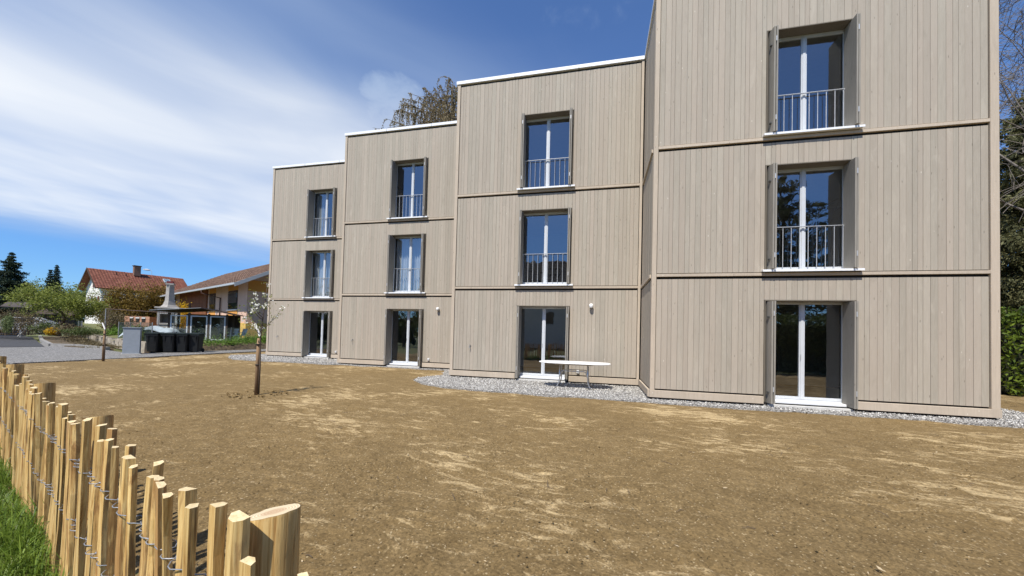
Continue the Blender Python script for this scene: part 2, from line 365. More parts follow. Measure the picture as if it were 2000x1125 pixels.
M['straw'] = leafmat('straw', (0.20, 0.14, 0.07), (0.66, 0.53, 0.34), 0.1, 0.8)
def soil_material():
    m, t, b = pmat('raked_soil', 0.95, 0, 0.1)
    g = t.new('ShaderNodeNewGeometry'); P = g.outputs['Position']
    Rm = t.mapping(P, (1, 1, 1), rot=(0, 0, R(20)))
    mid = t.noise(P, 5.0, 6, 0.65); fine = t.noise(P, 62, 6, 0.85); large = t.noise(P, 0.45, 3, 0.5)
    base = t.ramp(t.math('ADD', t.math('MULTIPLY', mid, 0.45), t.math('MULTIPLY', fine, 0.55)), [(0.30, (0.120, 0.079, 0.034)), (0.5, (0.198, 0.136, 0.061)), (0.70, (0.290, 0.207, 0.102))])
    base = t.mix(t.smooth(large, 0.35, 0.7, 0, 0.35), base, (0.220, 0.146, 0.060))
    streak = t.noise(t.mapping(Rm, (1.6, 4.4, 1)), 1.35, 9, 0.72, 1.0)
    where = t.noise(P, 0.42, 2, 0.5, 0.3)
    s = t.math('ADD', streak, t.math('MULTIPLY', t.math('SUBTRACT', where, 0.5), 0.62))
    s = t.math('ADD', s, t.math('MULTIPLY', t.math('SUBTRACT', fine, 0.5), 0.28))
    dry = t.smooth(s, 0.525, 0.675, 0.0, 0.85)
    col = t.mix(dry, base, (0.50, 0.375, 0.200))
    fleck = t.new('ShaderNodeTexVoronoi', i_Scale=58.0); t.l.new(t.mapping(P, (1, 1, 0)), fleck.inputs['Vector'])
    sepc = t.new('ShaderNodeSeparateColor'); t.l.new(fleck.outputs['Color'], sepc.inputs[0])
    gr = t.math('ADD', t.math('MULTIPLY', sepc.outputs[2], 0.6), 0.70)
    grc = t.new('ShaderNodeCombineColor')
    for i in range(3): t.l.new(gr, grc.inputs[i])
    col = t.mix(0.8, col, t.mix(1.0, col, grc.outputs[0], 'MULTIPLY'))
    lf = t.math('MULTIPLY', t.smooth(sepc.outputs[0], 0.88, 0.94), t.smooth(fleck.outputs['Distance'], 0.55, 0.25))
    col = t.mix(t.math('MULTIPLY', lf, 0.55), col, (0.60, 0.48, 0.29))
    df = t.math('MULTIPLY', t.smooth(sepc.outputs[1], 0.86, 0.93), t.smooth(fleck.outputs['Distance'], 0.6, 0.3))
    col = t.mix(t.math('MULTIPLY', df, 0.45), col, (0.055, 0.037, 0.018))
    t.l.new(col, b.inputs['Base Color'])
    hgt = t.math('ADD', t.math('MULTIPLY', t.noise(P, 28, 8, 0.72), 1.0), t.math('MULTIPLY', fine, 0.5))
    bn = t.new('ShaderNodeBump', i_Strength=0.85, i_Distance=0.02); t.l.new(hgt, bn.inputs['Height']); t.l.new(bn.outputs[0], b.inputs['Normal'])
    return m
M['soil'] = soil_material()

def gravel_material(name, tone=1.0, scale=45.0):
    m, t, b = pmat(name, 0.85, 0, 0.25)
    g = t.new('ShaderNodeNewGeometry'); P = g.outputs['Position']
    v = t.new('ShaderNodeTexVoronoi', i_Scale=scale); t.l.new(P, v.inputs['Vector'])
    s = t.new('ShaderNodeSeparateColor'); t.l.new(v.outputs['Color'], s.inputs[0])
    col = t.ramp(s.outputs[0], [(0.0, (0.16 * tone, 0.155 * tone, 0.15 * tone)), (0.45, (0.36 * tone, 0.35 * tone, 0.33 * tone)), (1.0, (0.66 * tone, 0.64 * tone, 0.60 * tone))])
    gap = t.smooth(v.outputs['Distance'], 0.45, 0.75, 0, 0.6)
    col = t.mix(gap, col, (0.10 * tone, 0.095 * tone, 0.085 * tone))
    col = t.mix(t.smooth(t.noise(P, 0.6, 4, 0.6), 0.4, 0.7, 0, 0.35), col, (0.30 * tone, 0.28 * tone, 0.25 * tone))
    t.l.new(col, b.inputs['Base Color'])
    bn = t.new('ShaderNodeBump', i_Strength=0.9, i_Distance=0.02); bn.invert = True; t.l.new(v.outputs['Distance'], bn.inputs['Height']); t.l.new(bn.outputs[0], b.inputs['Normal'])
    return m
M['gravel'] = gravel_material('pale_gravel', 0.95)
M['road_gravel'] = gravel_material('road_gravel', 0.62, 28)
def stone_mat():
    m, t, b = pmat('gravel_stones', 0.8, 0, 0.3)
    g = t.new('ShaderNodeNewGeometry')
    col = t.ramp(g.outputs['Random Per Island'], [(0.0, (0.11, 0.10, 0.09)), (0.35, (0.31, 0.295, 0.27)), (0.7, (0.50, 0.48, 0.44)), (1.0, (0.78, 0.76, 0.71))])
    t.l.new(col, b.inputs['Base Color']); return m
M['stones'] = stone_mat()
M['asphalt'] = vary('asphalt', (0.060, 0.060, 0.062), 0.2, 3, rough=0.9, bump=0.4, bscale=120)
M['earth'] = vary('dark_earth', (0.085, 0.062, 0.040), 0.35, 8, rough=0.95, bump=0.8, bscale=18, c2=(0.13, 0.10, 0.06))
M['meadow'] = vary('meadow', (0.10, 0.13, 0.035), 0.3, 1.5, rough=0.95, bump=0.6, bscale=30, c2=(0.16, 0.15, 0.06))
M['field'] = vary('far_ground', (0.12, 0.13, 0.05), 0.3, 0.2, rough=0.95)

# ------------------------------------------------------------------ ground
def sheet(name, pts, z, mat, thick=0.0):
    mb = MB()
    if thick: mb.poly(pts, z - thick, z)
    else: mb.add([(x, y, z) for x, y in pts], [tuple(range(len(pts)))])
    o = mb.build(name, mat); return tag(o, kind='structure')

me = MB(); me.add([(-1500, -1500, -0.16), (1500, -1500, -0.16), (1500, 1500, -0.16), (-1500, 1500, -0.16)], [(0, 1, 2, 3)])
tag(me.build('ground', M['field']), kind='structure')

def lawn():
    xs = np.concatenate([np.arange(-19.5, -6, 0.08), np.arange(-6, 9, 0.028), np.arange(9, 30, 0.10)])
    ys = [-2.6]; st = 0.024
    while ys[-1] < 24: ys.append(ys[-1] + (st if 0.8 < ys[-1] < 4 else (0.08 if ys[-1] < 0.8 else 0.024 + 0.007 * (ys[-1] - 4))))
    ys = np.array(ys); X, Y = np.meshgrid(xs, ys)
    near = np.clip(1.3 - Y / 9, 0.25, 1)
    z = (vnoise(X * 1.1, Y * 1.1, 1) - 0.5) * 0.030 + (vnoise(X * 4, Y * 4, 2) - 0.5) * 0.016
    z += ((vnoise(X * 13, Y * 13, 3) - 0.5) * 0.012 + (vnoise(X * 33, Y * 33, 4) - 0.5) * 0.007 + (np.maximum(vnoise(X * 22 + 7, Y * 22, 5) - 0.72, 0)) * 0.05) * near
    # rake furrows roughly along the facade
    a = R(-17); q = -X * math.sin(a) + Y * math.cos(a)
    z += (vnoise(q * 9, (X * math.cos(a) + Y * math.sin(a)) * 0.9, 6) - 0.5) * 0.010
    rq = np.random.default_rng(5)
    for _ in range(150):                                                   # footprints and rake marks
        fx, fy, fa = rq.uniform(-5, 9), 1.2 + 6.8 * rq.random() ** 0.8, rq.uniform(0, 6.28); ca, sa = math.cos(fa), math.sin(fa); ln, wd_ = rq.uniform(0.10, 0.2), rq.uniform(0.045, 0.08)
        ix = np.searchsorted(xs, [fx - 0.5, fx + 0.5]); iy = np.searchsorted(ys, [fy - 0.5, fy + 0.5]); sl = (slice(iy[0], iy[1]), slice(ix[0], ix[1]))
        dx, dy = X[sl] - fx, Y[sl] - fy; r2 = ((dx * ca + dy * sa) / ln) ** 2 + ((-dx * sa + dy * ca) / wd_) ** 2
        z[sl] += -rq.uniform(0.006, 0.016) * np.exp(-r2 * 1.2) + rq.uniform(0.004, 0.010) * np.exp(-(np.sqrt(r2) - 1.45) ** 2 * 6)
    z -= 0.085
    V = np.stack([X, Y, z], -1).reshape(-1, 3); ny, nx = X.shape
    i = (np.arange(ny - 1)[:, None] * nx + np.arange(nx - 1)[None]).reshape(-1)
    Fq = np.stack([i, i + 1, i + nx + 1, i + nx], 1)
    c = V[Fq].mean(1)
    keep = np.ones(len(Fq), bool)
    keep &= (c[:, 0] * 0.540 + c[:, 1] * 0.842) > 0.40                    # stops at the paling fence line
    o = np_mesh('lawn', V, Fq[keep], M['soil'], smooth=True)
    used = np.unique(Fq[keep])
    return tag(o, kind='structure')
lawn()
# grass verge on the camera side of the fence
def fl(s, off=0.0): return (-0.662 - 0.842 * s - 0.540 * off, 1.062 + 0.540 * s - 0.842 * off)
sheet('grass_verge', [fl(-14, 0.0), fl(-14, 9), fl(22, 9), fl(22, 0.0)], -0.085, M['meadow'])
# gravel road, asphalt and kerbs on the far left
g = lambda px, py: tuple(gnd(px, py).xy)
edge = [(-30.0, 10.6), (-17.45, 13.0), (-16.95, 15.2), (-16.5, 17.2), (-16.35, 19.6), (-15.5, 23.4), (-14.2, 27.5), (-11.5, 38.0)]
outer = [(-13.6, 38.0), (-16.3, 29.0), (-17.6, 25.6), (-18.2, 21.9), (-18.9, 18.5), (-22.5, 20.6), (-27.8, 23.3), (-60.0, 40.0), (-90.0, 30.0)]
sheet('gravel_road', edge + outer, -0.045, M['road_gravel'], 0.1)
sheet('asphalt_road', [(-29.0, 19.0), (-27.6, 21.9), (-44.0, 34.0), (-60, 44.0), (-80, 44.0), (-80, 19.0)], -0.030, M['asphalt'])

# gravel strip along the facade, as a smooth outline
import itertools
strip = [(-14.6, 19.3), (-13.75, 18.0), (-12.68, 16.9), (-10.03, 16.45), (-7.9, 15.75), (-7.25, 15.75), (-2.6, 14.65), (-2.35, 12.8), (-2.95, 12.0), (-2.98, 11.4), (-2.65, 10.85), (-2.25, 10.42), (-1.73, 10.02), (-0.9, 9.66), (0.04, 9.40), (1.6, 8.98), (3.19, 8.50), (5.53, 7.96), (10.12, 6.86), (11.2, 6.9), (12.6, 12.0), (14.0, 20.0)]
back = [(11.6, 20.0), (10.5, 10.0), (9.9, 7.6), (3.5, 9.2), (4.0, 11.3), (-1.9, 12.7), (-1.4, 14.8), (-7.3, 16.2), (-6.8, 18.3), (-12.7, 19.7), (-13.4, 22.0)]
sheet('gravel_strip', strip + back, -0.052, M['gravel'], 0.06)

def in_poly(x, y, poly):
    ins = np.zeros(len(x), bool); n = len(poly); j = n - 1
    for i in range(n):
        xi, yi = poly[i]; xj, yj = poly[j]
        c = ((yi > y) != (yj > y)) & (x < (xj - xi) * (y - yi) / (yj - yi + 1e-12) + xi); ins ^= c; j = i
    return ins
def stones(name, n, box, poly, smin, smax, z, lab):
    x = rng.uniform(box[0], box[1], n); y = rng.uniform(box[2], box[3], n)
    k = in_poly(x, y, poly); x, y = x[k], y[k]; n = len(x)
    st = rng.random(n) < 0.16; x = x + st * rng.normal(0, 0.09, n); y = y + st * rng.normal(0, 0.09, n)
    base = np.array([(1, 0, 0), (0, 1, 0), (-1, 0, 0), (0, -1, 0), (0, 0, .75), (0, 0, -.6)], float)
    sc = rng.uniform(smin, smax, (n, 1, 1)) * rng.uniform(0.65, 1.25, (n, 6, 1))
    an = rng.uniform(0, 6.28, n); ca, sa = np.cos(an), np.sin(an)
    v = base[None] * sc; tilt = rng.uniform(-.4, .4, (n, 1))
    vx = v[..., 0] * ca[:, None] - v[..., 1] * sa[:, None]; vy = v[..., 0] * sa[:, None] + v[..., 1] * ca[:, None]; vz = v[..., 2] + tilt * vx
    V = np.stack([vx + x[:, None], vy + y[:, None], vz + z + rng.uniform(-.004, .008, (n, 1))], -1).reshape(-1, 3)
    f = np.array([(0, 1, 4), (1, 2, 4), (2, 3, 4), (3, 0, 4), (1, 0, 5), (2, 1, 5), (3, 2, 5), (0, 3, 5)])
    Fc = (np.arange(n)[:, None, None] * 6 + f[None]).reshape(-1, 3)
    o = np_mesh(name, V, Fc, M['stones'])
    return tag(o, lab, 'gravel', kind='stuff')
stones('gravel_stones', 86000, (-3.2, 12.0, 6.6, 14.8), strip + back, 0.010, 0.022, -0.046, 'loose pale gravel under the white table and along the right of the building')
stones('gravel_stones', 9000, (-14.6, -6.8, 15.4, 19.6), strip + back, 0.014, 0.026, -0.044, 'loose pale gravel before the far left block of the building')

# ------------------------------------------------------------------ the timber apartment building
YAW = -0.2311165
WM, ST, WD = 6.0825, 2.1773, 6.628          # module width, step between modules, width of the last module
Z1, Z2, Z3 = 2.94, 6.06, 9.996              # floor bands and coping
bld = empty('apartment_building', (3.366, 8.963, 0), YAW,
            'three-storey stepped apartment building clad in vertical beige-grey boards', 'building')
MODS = {'A': (-3 * WM, 3 * ST, WM, 2.30, 3.95), 'B': (-2 * WM, 2 * ST, WM, 2.30, 3.95), 'C': (-WM, ST, WM, 2.28, 3.94), 'D': (0.0, 0.0, WD, 2.455, 4.18)}
LEV = [(0.05, 2.335), (Z1 + 0.09, 5.44), (Z2 + 0.085, 8.59)]      # opening bottom / top for each storey
POST = 0.105
DEPTH = 9.0
core = MB(); room = MB()
for k, (x0, y0, W, a, b) in MODS.items():
    a0, b0 = x0 + a - 0.022, x0 + b + 0.022
    yb, yi = y0 + 0.034, y0 + 0.40
    zs = [-0.4] + [v for l in LEV for v in l] + [Z3 - 0.12]
    core.box(x0 + 0.02, a0, yb, yi, -0.4, Z3 - 0.12); core.box(b0, x0 + W - 0.02, yb, yi, -0.4, Z3 - 0.12)
    for i in range(0, len(zs), 2): core.box(a0, b0, yb, yi, zs[i] - (0.0 if i == 0 else -0.022), zs[i + 1] - (0.0 if i == 6 else 0.03))
    # side walls, back wall and floors enclose the rooms
    core.box(x0 + 0.02, x0 + 0.25, yi, y0 + DEPTH, -0.4, Z3 - 0.12); core.box(x0 + W - 0.27, x0 + W - 0.02, yi, y0 + DEPTH, -0.4, Z3 - 0.12)
    core.box(x0 + 0.25, x0 + W - 0.27, y0 + DEPTH - 0.2, y0 + DEPTH, -0.4, Z3 - 0.12)
    core.box(x0 + 0.25, x0 + W - 0.27, yi, y0 + DEPTH - 0.2, Z3 - 0.5, Z3 - 0.12)
    for zf in (-0.05, Z1, Z2, Z3 - 0.55):
        room.box(x0 + 0.26, x0 + W - 0.28, yi, y0 + 4.6, zf - 0.28, zf)
    room.box(x0 + 0.26, x0 + W - 0.28, y0 + 4.4, y0 + 4.6, 0, Z3 - 0.6)
    room.box(x0 + 0.255, x0 + 0.30, yi + 0.01, y0 + 4.4, 0, Z3 - 0.6); room.box(x0 + W - 0.32, x0 + W - 0.275, yi + 0.01, y0 + 4.4, 0, Z3 - 0.6)
core.build('wall', M['membrane'], bld); room.build('interior_room', M['interior'], bld)

_cache = {}
def board_mesh(wd, h):
    key = (round(wd, 4), round(h, 4))
    if key not in _cache:
        mb = MB(); c = 0.0035      # thin front chamfer
        mb.add([(0, 0.026, 0), (wd, 0.026, 0), (wd, c, 0), (wd - c, 0, 0), (c, 0, 0), (0, c, 0)] + [(0, 0.026, h), (wd, 0.026, h), (wd, c, h), (wd - c, 0, h), (c, 0, h), (0, c, h)],
               [(0, 1, 2, 3, 4, 5), (11, 10, 9, 8, 7, 6), (1, 7, 8, 2), (2, 8, 9, 3), (3, 9, 10, 4), (4, 10, 11, 5), (5, 11, 6, 0), (0, 6, 7, 1)])
        me = mb.mesh('board'); me.materials.append(M['board']); _cache[key] = me
    return _cache[key]
def split(u0, u1, rr):
    """uneven board widths filling u0..u1"""
    n = max(1, round((u1 - u0) / 0.118)); ws = [rr.choice((0.095, 0.11, 0.118, 0.13, 0.145)) for _ in range(n)]
    k = (u1 - u0) / sum(ws); out = []; u = u0
    for x in ws: out.append((u, x * k)); u += x * k
    return out
GAP = 0.0035
joined = MB()
def put_board(u, wd, z0, z1, x0, y0, single, turn=None):
    wd2 = wd - GAP
    if single:
        o = link('board', board_mesh(round(wd2, 3), round(z1 - z0, 3)), bld); o.location = (x0 + u + GAP / 2, y0 + rnd.uniform(-0.0025, 0.0025), z0)
    elif turn is None:
        j = rnd.uniform(-0.002, 0.002)
        joined.box(x0 + u + GAP / 2, x0 + u + wd - GAP / 2, y0 + j, y0 + 0.026, z0, z1)
    else:                                    # the return wall: u runs back along y
        j = rnd.uniform(-0.002, 0.002)
        joined.box(x0 + j, x0 + 0.026, y0 + u + GAP / 2, y0 + u + wd - GAP / 2, z0, z1)
STOREY = [(0.205, Z1 - 0.096), (Z1 + 0.050, Z2 - 0.096), (Z2 + 0.050, Z3 - 0.175)]
for k, (x0, y0, W, a, b) in MODS.items():
    rr = random.Random(ord(k)); single = k in 'CD'
    lp, rp = POST + 0.012, W - POST - 0.012
    if k == 'D': rp = W - 0.145 - 0.012
    left, mid, right = split(lp, a - 0.026, rr), split(a - 0.026, b + 0.026, rr), split(b + 0.026, rp, rr)
    for (s0, s1), (ob, ot) in zip(STOREY, LEV):
        for u, wd in left + right: put_board(u, wd, s0, s1, x0, y0, single)
        for u, wd in mid: put_board(u, wd, ot + 0.022, s1, x0, y0, single)
    # corner posts
    MB().box(x0, x0 + POST, y0 - 0.028, y0 + 0.10, 0.17, Z3 - 0.115, 0.004).build('corner_post', M['trim'], bld)
    wp = 0.145 if k == 'D' else POST
    if k == 'D': MB().box(x0 + W - wp, x0 + W, y0 - 0.028, y0 + 0.10, 0.17, Z3 - 0.115, 0.004).build('corner_post', M['trim'], bld)
    else: MB().box(x0 + W - wp, x0 + W - 0.03, y0 - 0.02, y0 + 0.033, 0.17, Z3 - 0.115, 0.003).build('corner_post', M['trim'], bld)
    # floor bands, plinth, coping
    for zb in (Z1, Z2):
        xe = x0 + (W - wp - 0.003)
        MB().box(x0 + POST + 0.003, xe, y0 - 0.030, y0 + 0.033, zb - 0.038, zb + 0.030, 0.004).build('floor_band', M['trim'], bld)
    MB().box(x0 - 0.012, x0 + a - 0.03, y0 - 0.042, y0 + 0.033, 0.0, 0.168, 0.004).build('plinth_board', M['trim'], bld)
    MB().box(x0 + b + 0.03, x0 + W + (0.012 if k == 'D' else -0.045), y0 - 0.042, y0 + 0.033, 0.0, 0.168, 0.004).build('plinth_board', M['trim'], bld)
    cp = MB(); cp.box(x0 - 0.035, x0 + W + (0.035 if k == 'D' else -0.04), y0 - 0.055, y0 + 0.34, Z3 - 0.105, Z3)
    cp.box(x0 - 0.035, x0 + 0.33, y0 + 0.34, y0 + DEPTH, Z3 - 0.104, Z3 - 0.001)
    cpo = cp.build('roof_coping', M['white_metal'], bld)
    for f in (0.33, 0.67): MB().box(x0 + W * f - 0.02, x0 + W * f + 0.02, y0 - 0.0575, y0 + 0.3, Z3 - 0.1055, Z3 + 0.003).build('coping_joint', M['frame'], cpo)
# the return wall between the third and fourth modules
rr = random.Random(99)
rb = split(POST + 0.012, ST - 0.06, rr)
for s0, s1 in STOREY:
    for u, wd in rb: put_board(u, wd, s0, s1, -0.0, 0.0, False, 'return')
# mirrored skin: boards of the return stand just outside the side wall
for zb in (Z1, Z2): MB().box(-0.036, 0.015, 0.103, ST - 0.036, zb - 0.047, zb + 0.035).build('floor_band', M['trim'], bld)
MB().box(-0.044, 0.015, 0.036, ST - 0.044, 0.0, 0.168).build('plinth_board', M['trim'], bld)
jb = joined.build('cladding_boards', M['board'], bld); jb['kind'] = 'stuff'

# windows and French doors -------------------------------------------------
def window(k, lev, rr):
    x0, y0, W, a, b = MODS[k]; zb, zt = LEV[lev]; a += x0; b += x0; yg = y0 + 0.315
    door = lev == 0
    fr = MB()
    fr.box(a - 0.02, a + 0.018, yg - 0.03, yg + 0.05, zb, zt + 0.02); fr.box(b - 0.018, b + 0.02, yg - 0.03, yg + 0.05, zb, zt + 0.02)
    fr.box(a + 0.018, b - 0.018, yg - 0.03, yg + 0.05, zt - 0.012, zt + 0.02); fr.box(a + 0.018, b - 0.018, yg - 0.031, yg + 0.05, zb, zb + 0.05)
    root = fr.build('french_door' if door else 'window', M['frame'], bld)
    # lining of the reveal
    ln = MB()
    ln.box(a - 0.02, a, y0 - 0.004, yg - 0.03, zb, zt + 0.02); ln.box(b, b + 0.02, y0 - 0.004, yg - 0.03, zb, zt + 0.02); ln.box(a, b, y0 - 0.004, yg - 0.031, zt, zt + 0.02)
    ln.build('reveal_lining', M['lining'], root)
    xm = (a + b) / 2; ca = MB(); c = 0.052
    slide = (k == 'A' and door)
    for i, (l, r) in enumerate(((a + 0.022, xm - 0.003), (xm + 0.003, b - 0.022))):
        cs = MB(); z0, z1 = zb + 0.055, zt - 0.016
        cs.box(l, l + c, yg - 0.022, yg + 0.03, z0, z1); cs.box(r - c, r, yg - 0.022, yg + 0.03, z0, z1)
        cs.box(l + c, r - c, yg - 0.0215, yg + 0.03, z1 - c * 0.8, z1); cs.box(l + c, r - c, yg - 0.0215, yg + 0.03, z0, z0 + c * 1.1)
        cs.build('casement', M['frame'], root)
        tl = rr.uniform(-0.004, 0.004); tv = rr.uniform(-0.003, 0.003)
        pn = MB(); L, Rr, B, T = l + c - 0.004, r - c + 0.004, z0 + c - 0.004, z1 - c * 0.8 + 0.004
        pn.add([(L, yg + tl, B), (Rr, yg - tl, B), (Rr, yg - tl + tv, T), (L, yg + tl + tv, T)], [(0, 1, 2, 3)])
        pn.build('pane', M['pane'], root)
    MB().box(xm - 0.028, xm + 0.028, yg - 0.036, yg - 0.024, zb + 0.056, zt - 0.018, 0.003).build('meeting_strip', M['frame'], root)
    # folding shutters, folded back to stand out from the reveal
    for side in (-1, 1):
        e = a if side < 0 else b
        lean = 0.055 if (side < 0 and k == 'D') else rr.uniform(-0.01, 0.02)
        for j in range(2):
            off = 0.010 + j * 0.047; xa = e - side * off; th = 0.032
            ya, yb2 = y0 - 0.165 - 0.010 * j + rr.uniform(-0.008, 0.008), yg - 0.055 + 0.006 * j
            zlo, zhi = zb + (-0.02 if door else 0.012), zt - 0.018
            mb = MB(); lo_f = xa - side * lean; vs = []
            for z in (zlo, zhi):
                vs += [(lo_f, ya, z), (lo_f - side * th, ya, z), (xa - side * th, yb2, z), (xa, yb2, z)]
            fs = [(0, 1, 2, 3), (7, 6, 5, 4), (0, 4, 5, 1), (1, 5, 6, 2), (2, 6, 7, 3), (3, 7, 4, 0)]
            if side > 0: fs = [tuple(reversed(f)) for f in fs]
            mb.add(vs, [tuple(reversed(f)) for f in fs]); mb.build('shutter', M['shutter'], root)
        for zz in (0.13, 0.87):
            z = zb + (zt - zb) * zz; xk = e - side * (0.050 + lean)
            MB().box(xk - 0.009, xk + 0.009, y0 - 0.188, y0 - 0.170, z - 0.055, z + 0.055).build('hinge', M['steel'], root)
            xo = e - side * (0.012 + lean * 0.5)
            MB().box(xo - 0.014, xo + 0.014, y0 - 0.10, y0 - 0.03, z - 0.09, z - 0.06).build('shutter_catch', M['darksteel'], root)
    if door:
        MB().box(a + 0.09, b - 0.09, y0 + 0.10, yg - 0.032, -0.03, zb + 0.02, 0.005).build('threshold', M['white_metal'], root)
        MB().box(a + 0.06, b - 0.06, y0 - 0.05, y0 + 0.098, -0.20, 0.0, 0.006).build('door_step', M['concrete'], root)
        MB().tube([(xm - 0.03, yg - 0.045, 1.02), (xm - 0.03, yg - 0.045, 1.14)], 0.008).build('handle', M['steel'], root)
    else:
        sl = MB(); sl.box(a - 0.10, b + 0.10, y0 - 0.125, yg - 0.031, zb - 0.036, zb - 0.004, 0.003); sl.box(a - 0.10, b + 0.10, y0 - 0.127, y0 - 0.113, zb - 0.050, zb - 0.002, 0.002)
        sl.build('sill', M['white_metal'], root)
        rl = MB(); yr = yg - 0.075; zr = zb + 1.04
        rl.box(a + 0.088, b - 0.088, yr - 0.018, yr + 0.018, zr - 0.006, zr + 0.006)
        rl.box(a + 0.088, b - 0.088, yr - 0.010, yr + 0.010, zb + 0.045, zb + 0.057)
        for i in range(10):
            x = a + 0.10 + (b - a - 0.20) * i / 9; rl.tube([(x, yr, zb + 0.05), (x, yr, zr)], 0.0075, 6)
        for x in (a + 0.088, b - 0.088): rl.box(x - 0.012, x + 0.012, yr - 0.02, yg - 0.03, zr - 0.03, zr - 0.007)
        rl.build('railing', M['steel'], root)
    if (k, lev) in (('A', 1), ('B', 1), ('A', 2)):
        n = 90; full = (k, lev) in (('A', 1), ('B', 1))
        spans = [(a + 0.05, b - 0.05)] if full else ([(a + 0.05, a + 0.62), (b - 0.5, b - 0.05)])
        cu_ = MB()
        for (p0, p1) in spans:
            vs = []; ph = rr.uniform(0, 6)
            for i in range(n + 1):
                x = p0 + (p1 - p0) * i / n; y = yg + 0.22 + 0.035 * math.sin(i * 0.9 + ph) + 0.02 * math.sin(i * 0.37)
                vs += [(x, y, zb + 0.06), (x + 0.01 * math.sin(i), y + 0.01, zt - 0.05)]
            cu_.add(vs, [(2 * i, 2 * i + 2, 2 * i + 3, 2 * i + 1) for i in range(n)])
        cu_.build('curtain', M['curtain'], root, smooth=True)
for k in 'DCBA':
    for lev in range(3): window(k, lev, random.Random(ord(k) * 10 + lev))
# wall lamps, garden taps, sockets
for k in 'ABC':
    x0, y0, W, a, b = MODS[k]
    if k != 'A':
        lm = MB(); x, z = x0 + 4.615, 2.35
        lm.tube([(x, y0 + 0.01, z), (x, y0 - 0.02, z)], 0.045, 16); lm.tube([(x, y0 - 0.02, z), (x, y0 - 0.075, z)], 0.02, 10)
        p = lm.build('wall_lamp', M['steel'], bld)
        hd = MB(); hd.lathe([(0.02, 0.075), (0.05, 0.06), (0.062, 0.03), (0.062, -0.045), (0.045, -0.055)], 18, (x, y0 - 0.085, z)); hd.build('lamp_shade', M['plastic_white'], p, True)
    tp = MB(); x, z = x0 + 0.70, 1.0
    tp.tube([(x, y0 + 0.01, z), (x, y0 - 0.05, z), (x, y0 - 0.075, z - 0.02), (x, y0 - 0.08, z - 0.075)], 0.011, 8); tp.tube([(x, y0 - 0.03, z), (x, y0 - 0.03, z + 0.035)], 0.008, 8)
    tp.box(x - 0.03, x + 0.03, y0 - 0.037, y0 - 0.023, z + 0.03, z + 0.04); tp.tube([(x, y0 + 0.01, z), (x, y0 - 0.006, z)], 0.028, 12)
    tp.build('garden_tap', M['chrome'], bld)
    so = MB().box(x0 + 4.21, x0 + 4.295, y0 - 0.05, y0 + 0.01, 0.265, 0.355, 0.008).build('outdoor_socket', M['plastic_white'], bld)
    MB().box(x0 + 4.217, x0 + 4.288, y0 - 0.058, y0 - 0.0495, 0.29, 0.35, 0.004).build('socket_cover', M['frame'], so)

# ------------------------------------------------------------------ paling fence
FD, FN = Vector((-0.842, 0.540, 0)), Vector((-0.540, -0.842, 0))
F0 = Vector((-0.662, 1.062, 0))
def paling_wood():
    m, t, b = pmat('split_chestnut', 0.7, 0, 0.25)
    g = t.new('ShaderNodeNewGeometry'); oi = t.new('ShaderNodeObjectInfo'); tc = t.new('ShaderNodeTexCoord')
    off = t.new('ShaderNodeCombineXYZ'); t.l.new(t.math('MULTIPLY', oi.outputs['Random'], 41.0), off.inputs[0]); t.l.new(t.math('MULTIPLY', oi.outputs['Random'], 23.0), off.inputs[2])
    va = t.new('ShaderNodeVectorMath', operation='ADD'); t.l.new(tc.outputs['Object'], va.inputs[0]); t.l.new(off.outputs[0], va.inputs[1])
    P = va.outputs[0]
    grain = t.noise(t.mapping(P, (38, 38, 1.6)), 2.2, 7, 0.62, 0.8)
    col = t.ramp(grain, [(0.30, (0.33, 0.165, 0.045)), (0.48, (0.58, 0.375, 0.140)), (0.70, (0.78, 0.57, 0.255))])
    bark = t.noise(t.mapping(P, (11, 11, 2.2)), 1.3, 5, 0.6, 0.5)
    bf = t.smooth(t.math('ADD', bark, t.math('MULTIPLY', t.math('SUBTRACT', oi.outputs['Random'], 0.5), 0.22)), 0.545, 0.64, 0, 0.80)  # bark remnants, spread wider to make up for weak shade contrast
    col = t.mix(bf, col, t.mix(t.noise(P, 9, 3), (0.20, 0.085, 0.030), (0.42, 0.235, 0.085)))
    dk = t.smooth(t.noise(t.mapping(P, (15, 15, 1.0)), 1.7, 4, 0.5), 0.62, 0.70, 0, 0.75)
    col = t.mix(dk, col, (0.10, 0.05, 0.025))  # dark streaks in the wood, strengthened to add shade contrast by colour
    gy = t.smooth(t.noise(t.mapping(P, (6, 6, 1.2)), 1.6, 4, 0.6), 0.55, 0.75, 0, 0.35); col = t.mix(gy, col, (0.36, 0.29, 0.19))
    v = t.math('ADD', t.math('MULTIPLY', oi.outputs['Random'], 0.38), 0.80)
    vc = t.new('ShaderNodeCombineColor')
    for i in range(3): t.l.new(v, vc.inputs[i])
    col = t.mix(1.0, col, vc.outputs[0], 'MULTIPLY')
    # sawn end grain is paler
    sp = t.new('ShaderNodeSeparateXYZ'); t.l.new(g.outputs['True Normal'], sp.inputs[0])
    col = t.mix(t.smooth(sp.outputs[2], 0.6, 0.8, 0, 0.85), col, t.ramp(t.noise(P, 60, 4, 0.6), [(0.3, (0.60, 0.46, 0.24)), (0.7, (0.80, 0.67, 0.42))]))
    t.l.new(col, b.inputs['Base Color'])
    bn = t.new('ShaderNodeBump', i_Strength=0.55, i_Distance=0.006); t.l.new(t.math('ADD', grain, t.math('MULTIPLY', bark, 0.8)), bn.inputs['Height']); t.l.new(bn.outputs[0], b.inputs['Normal'])
    return m
M['paling'] = paling_wood()
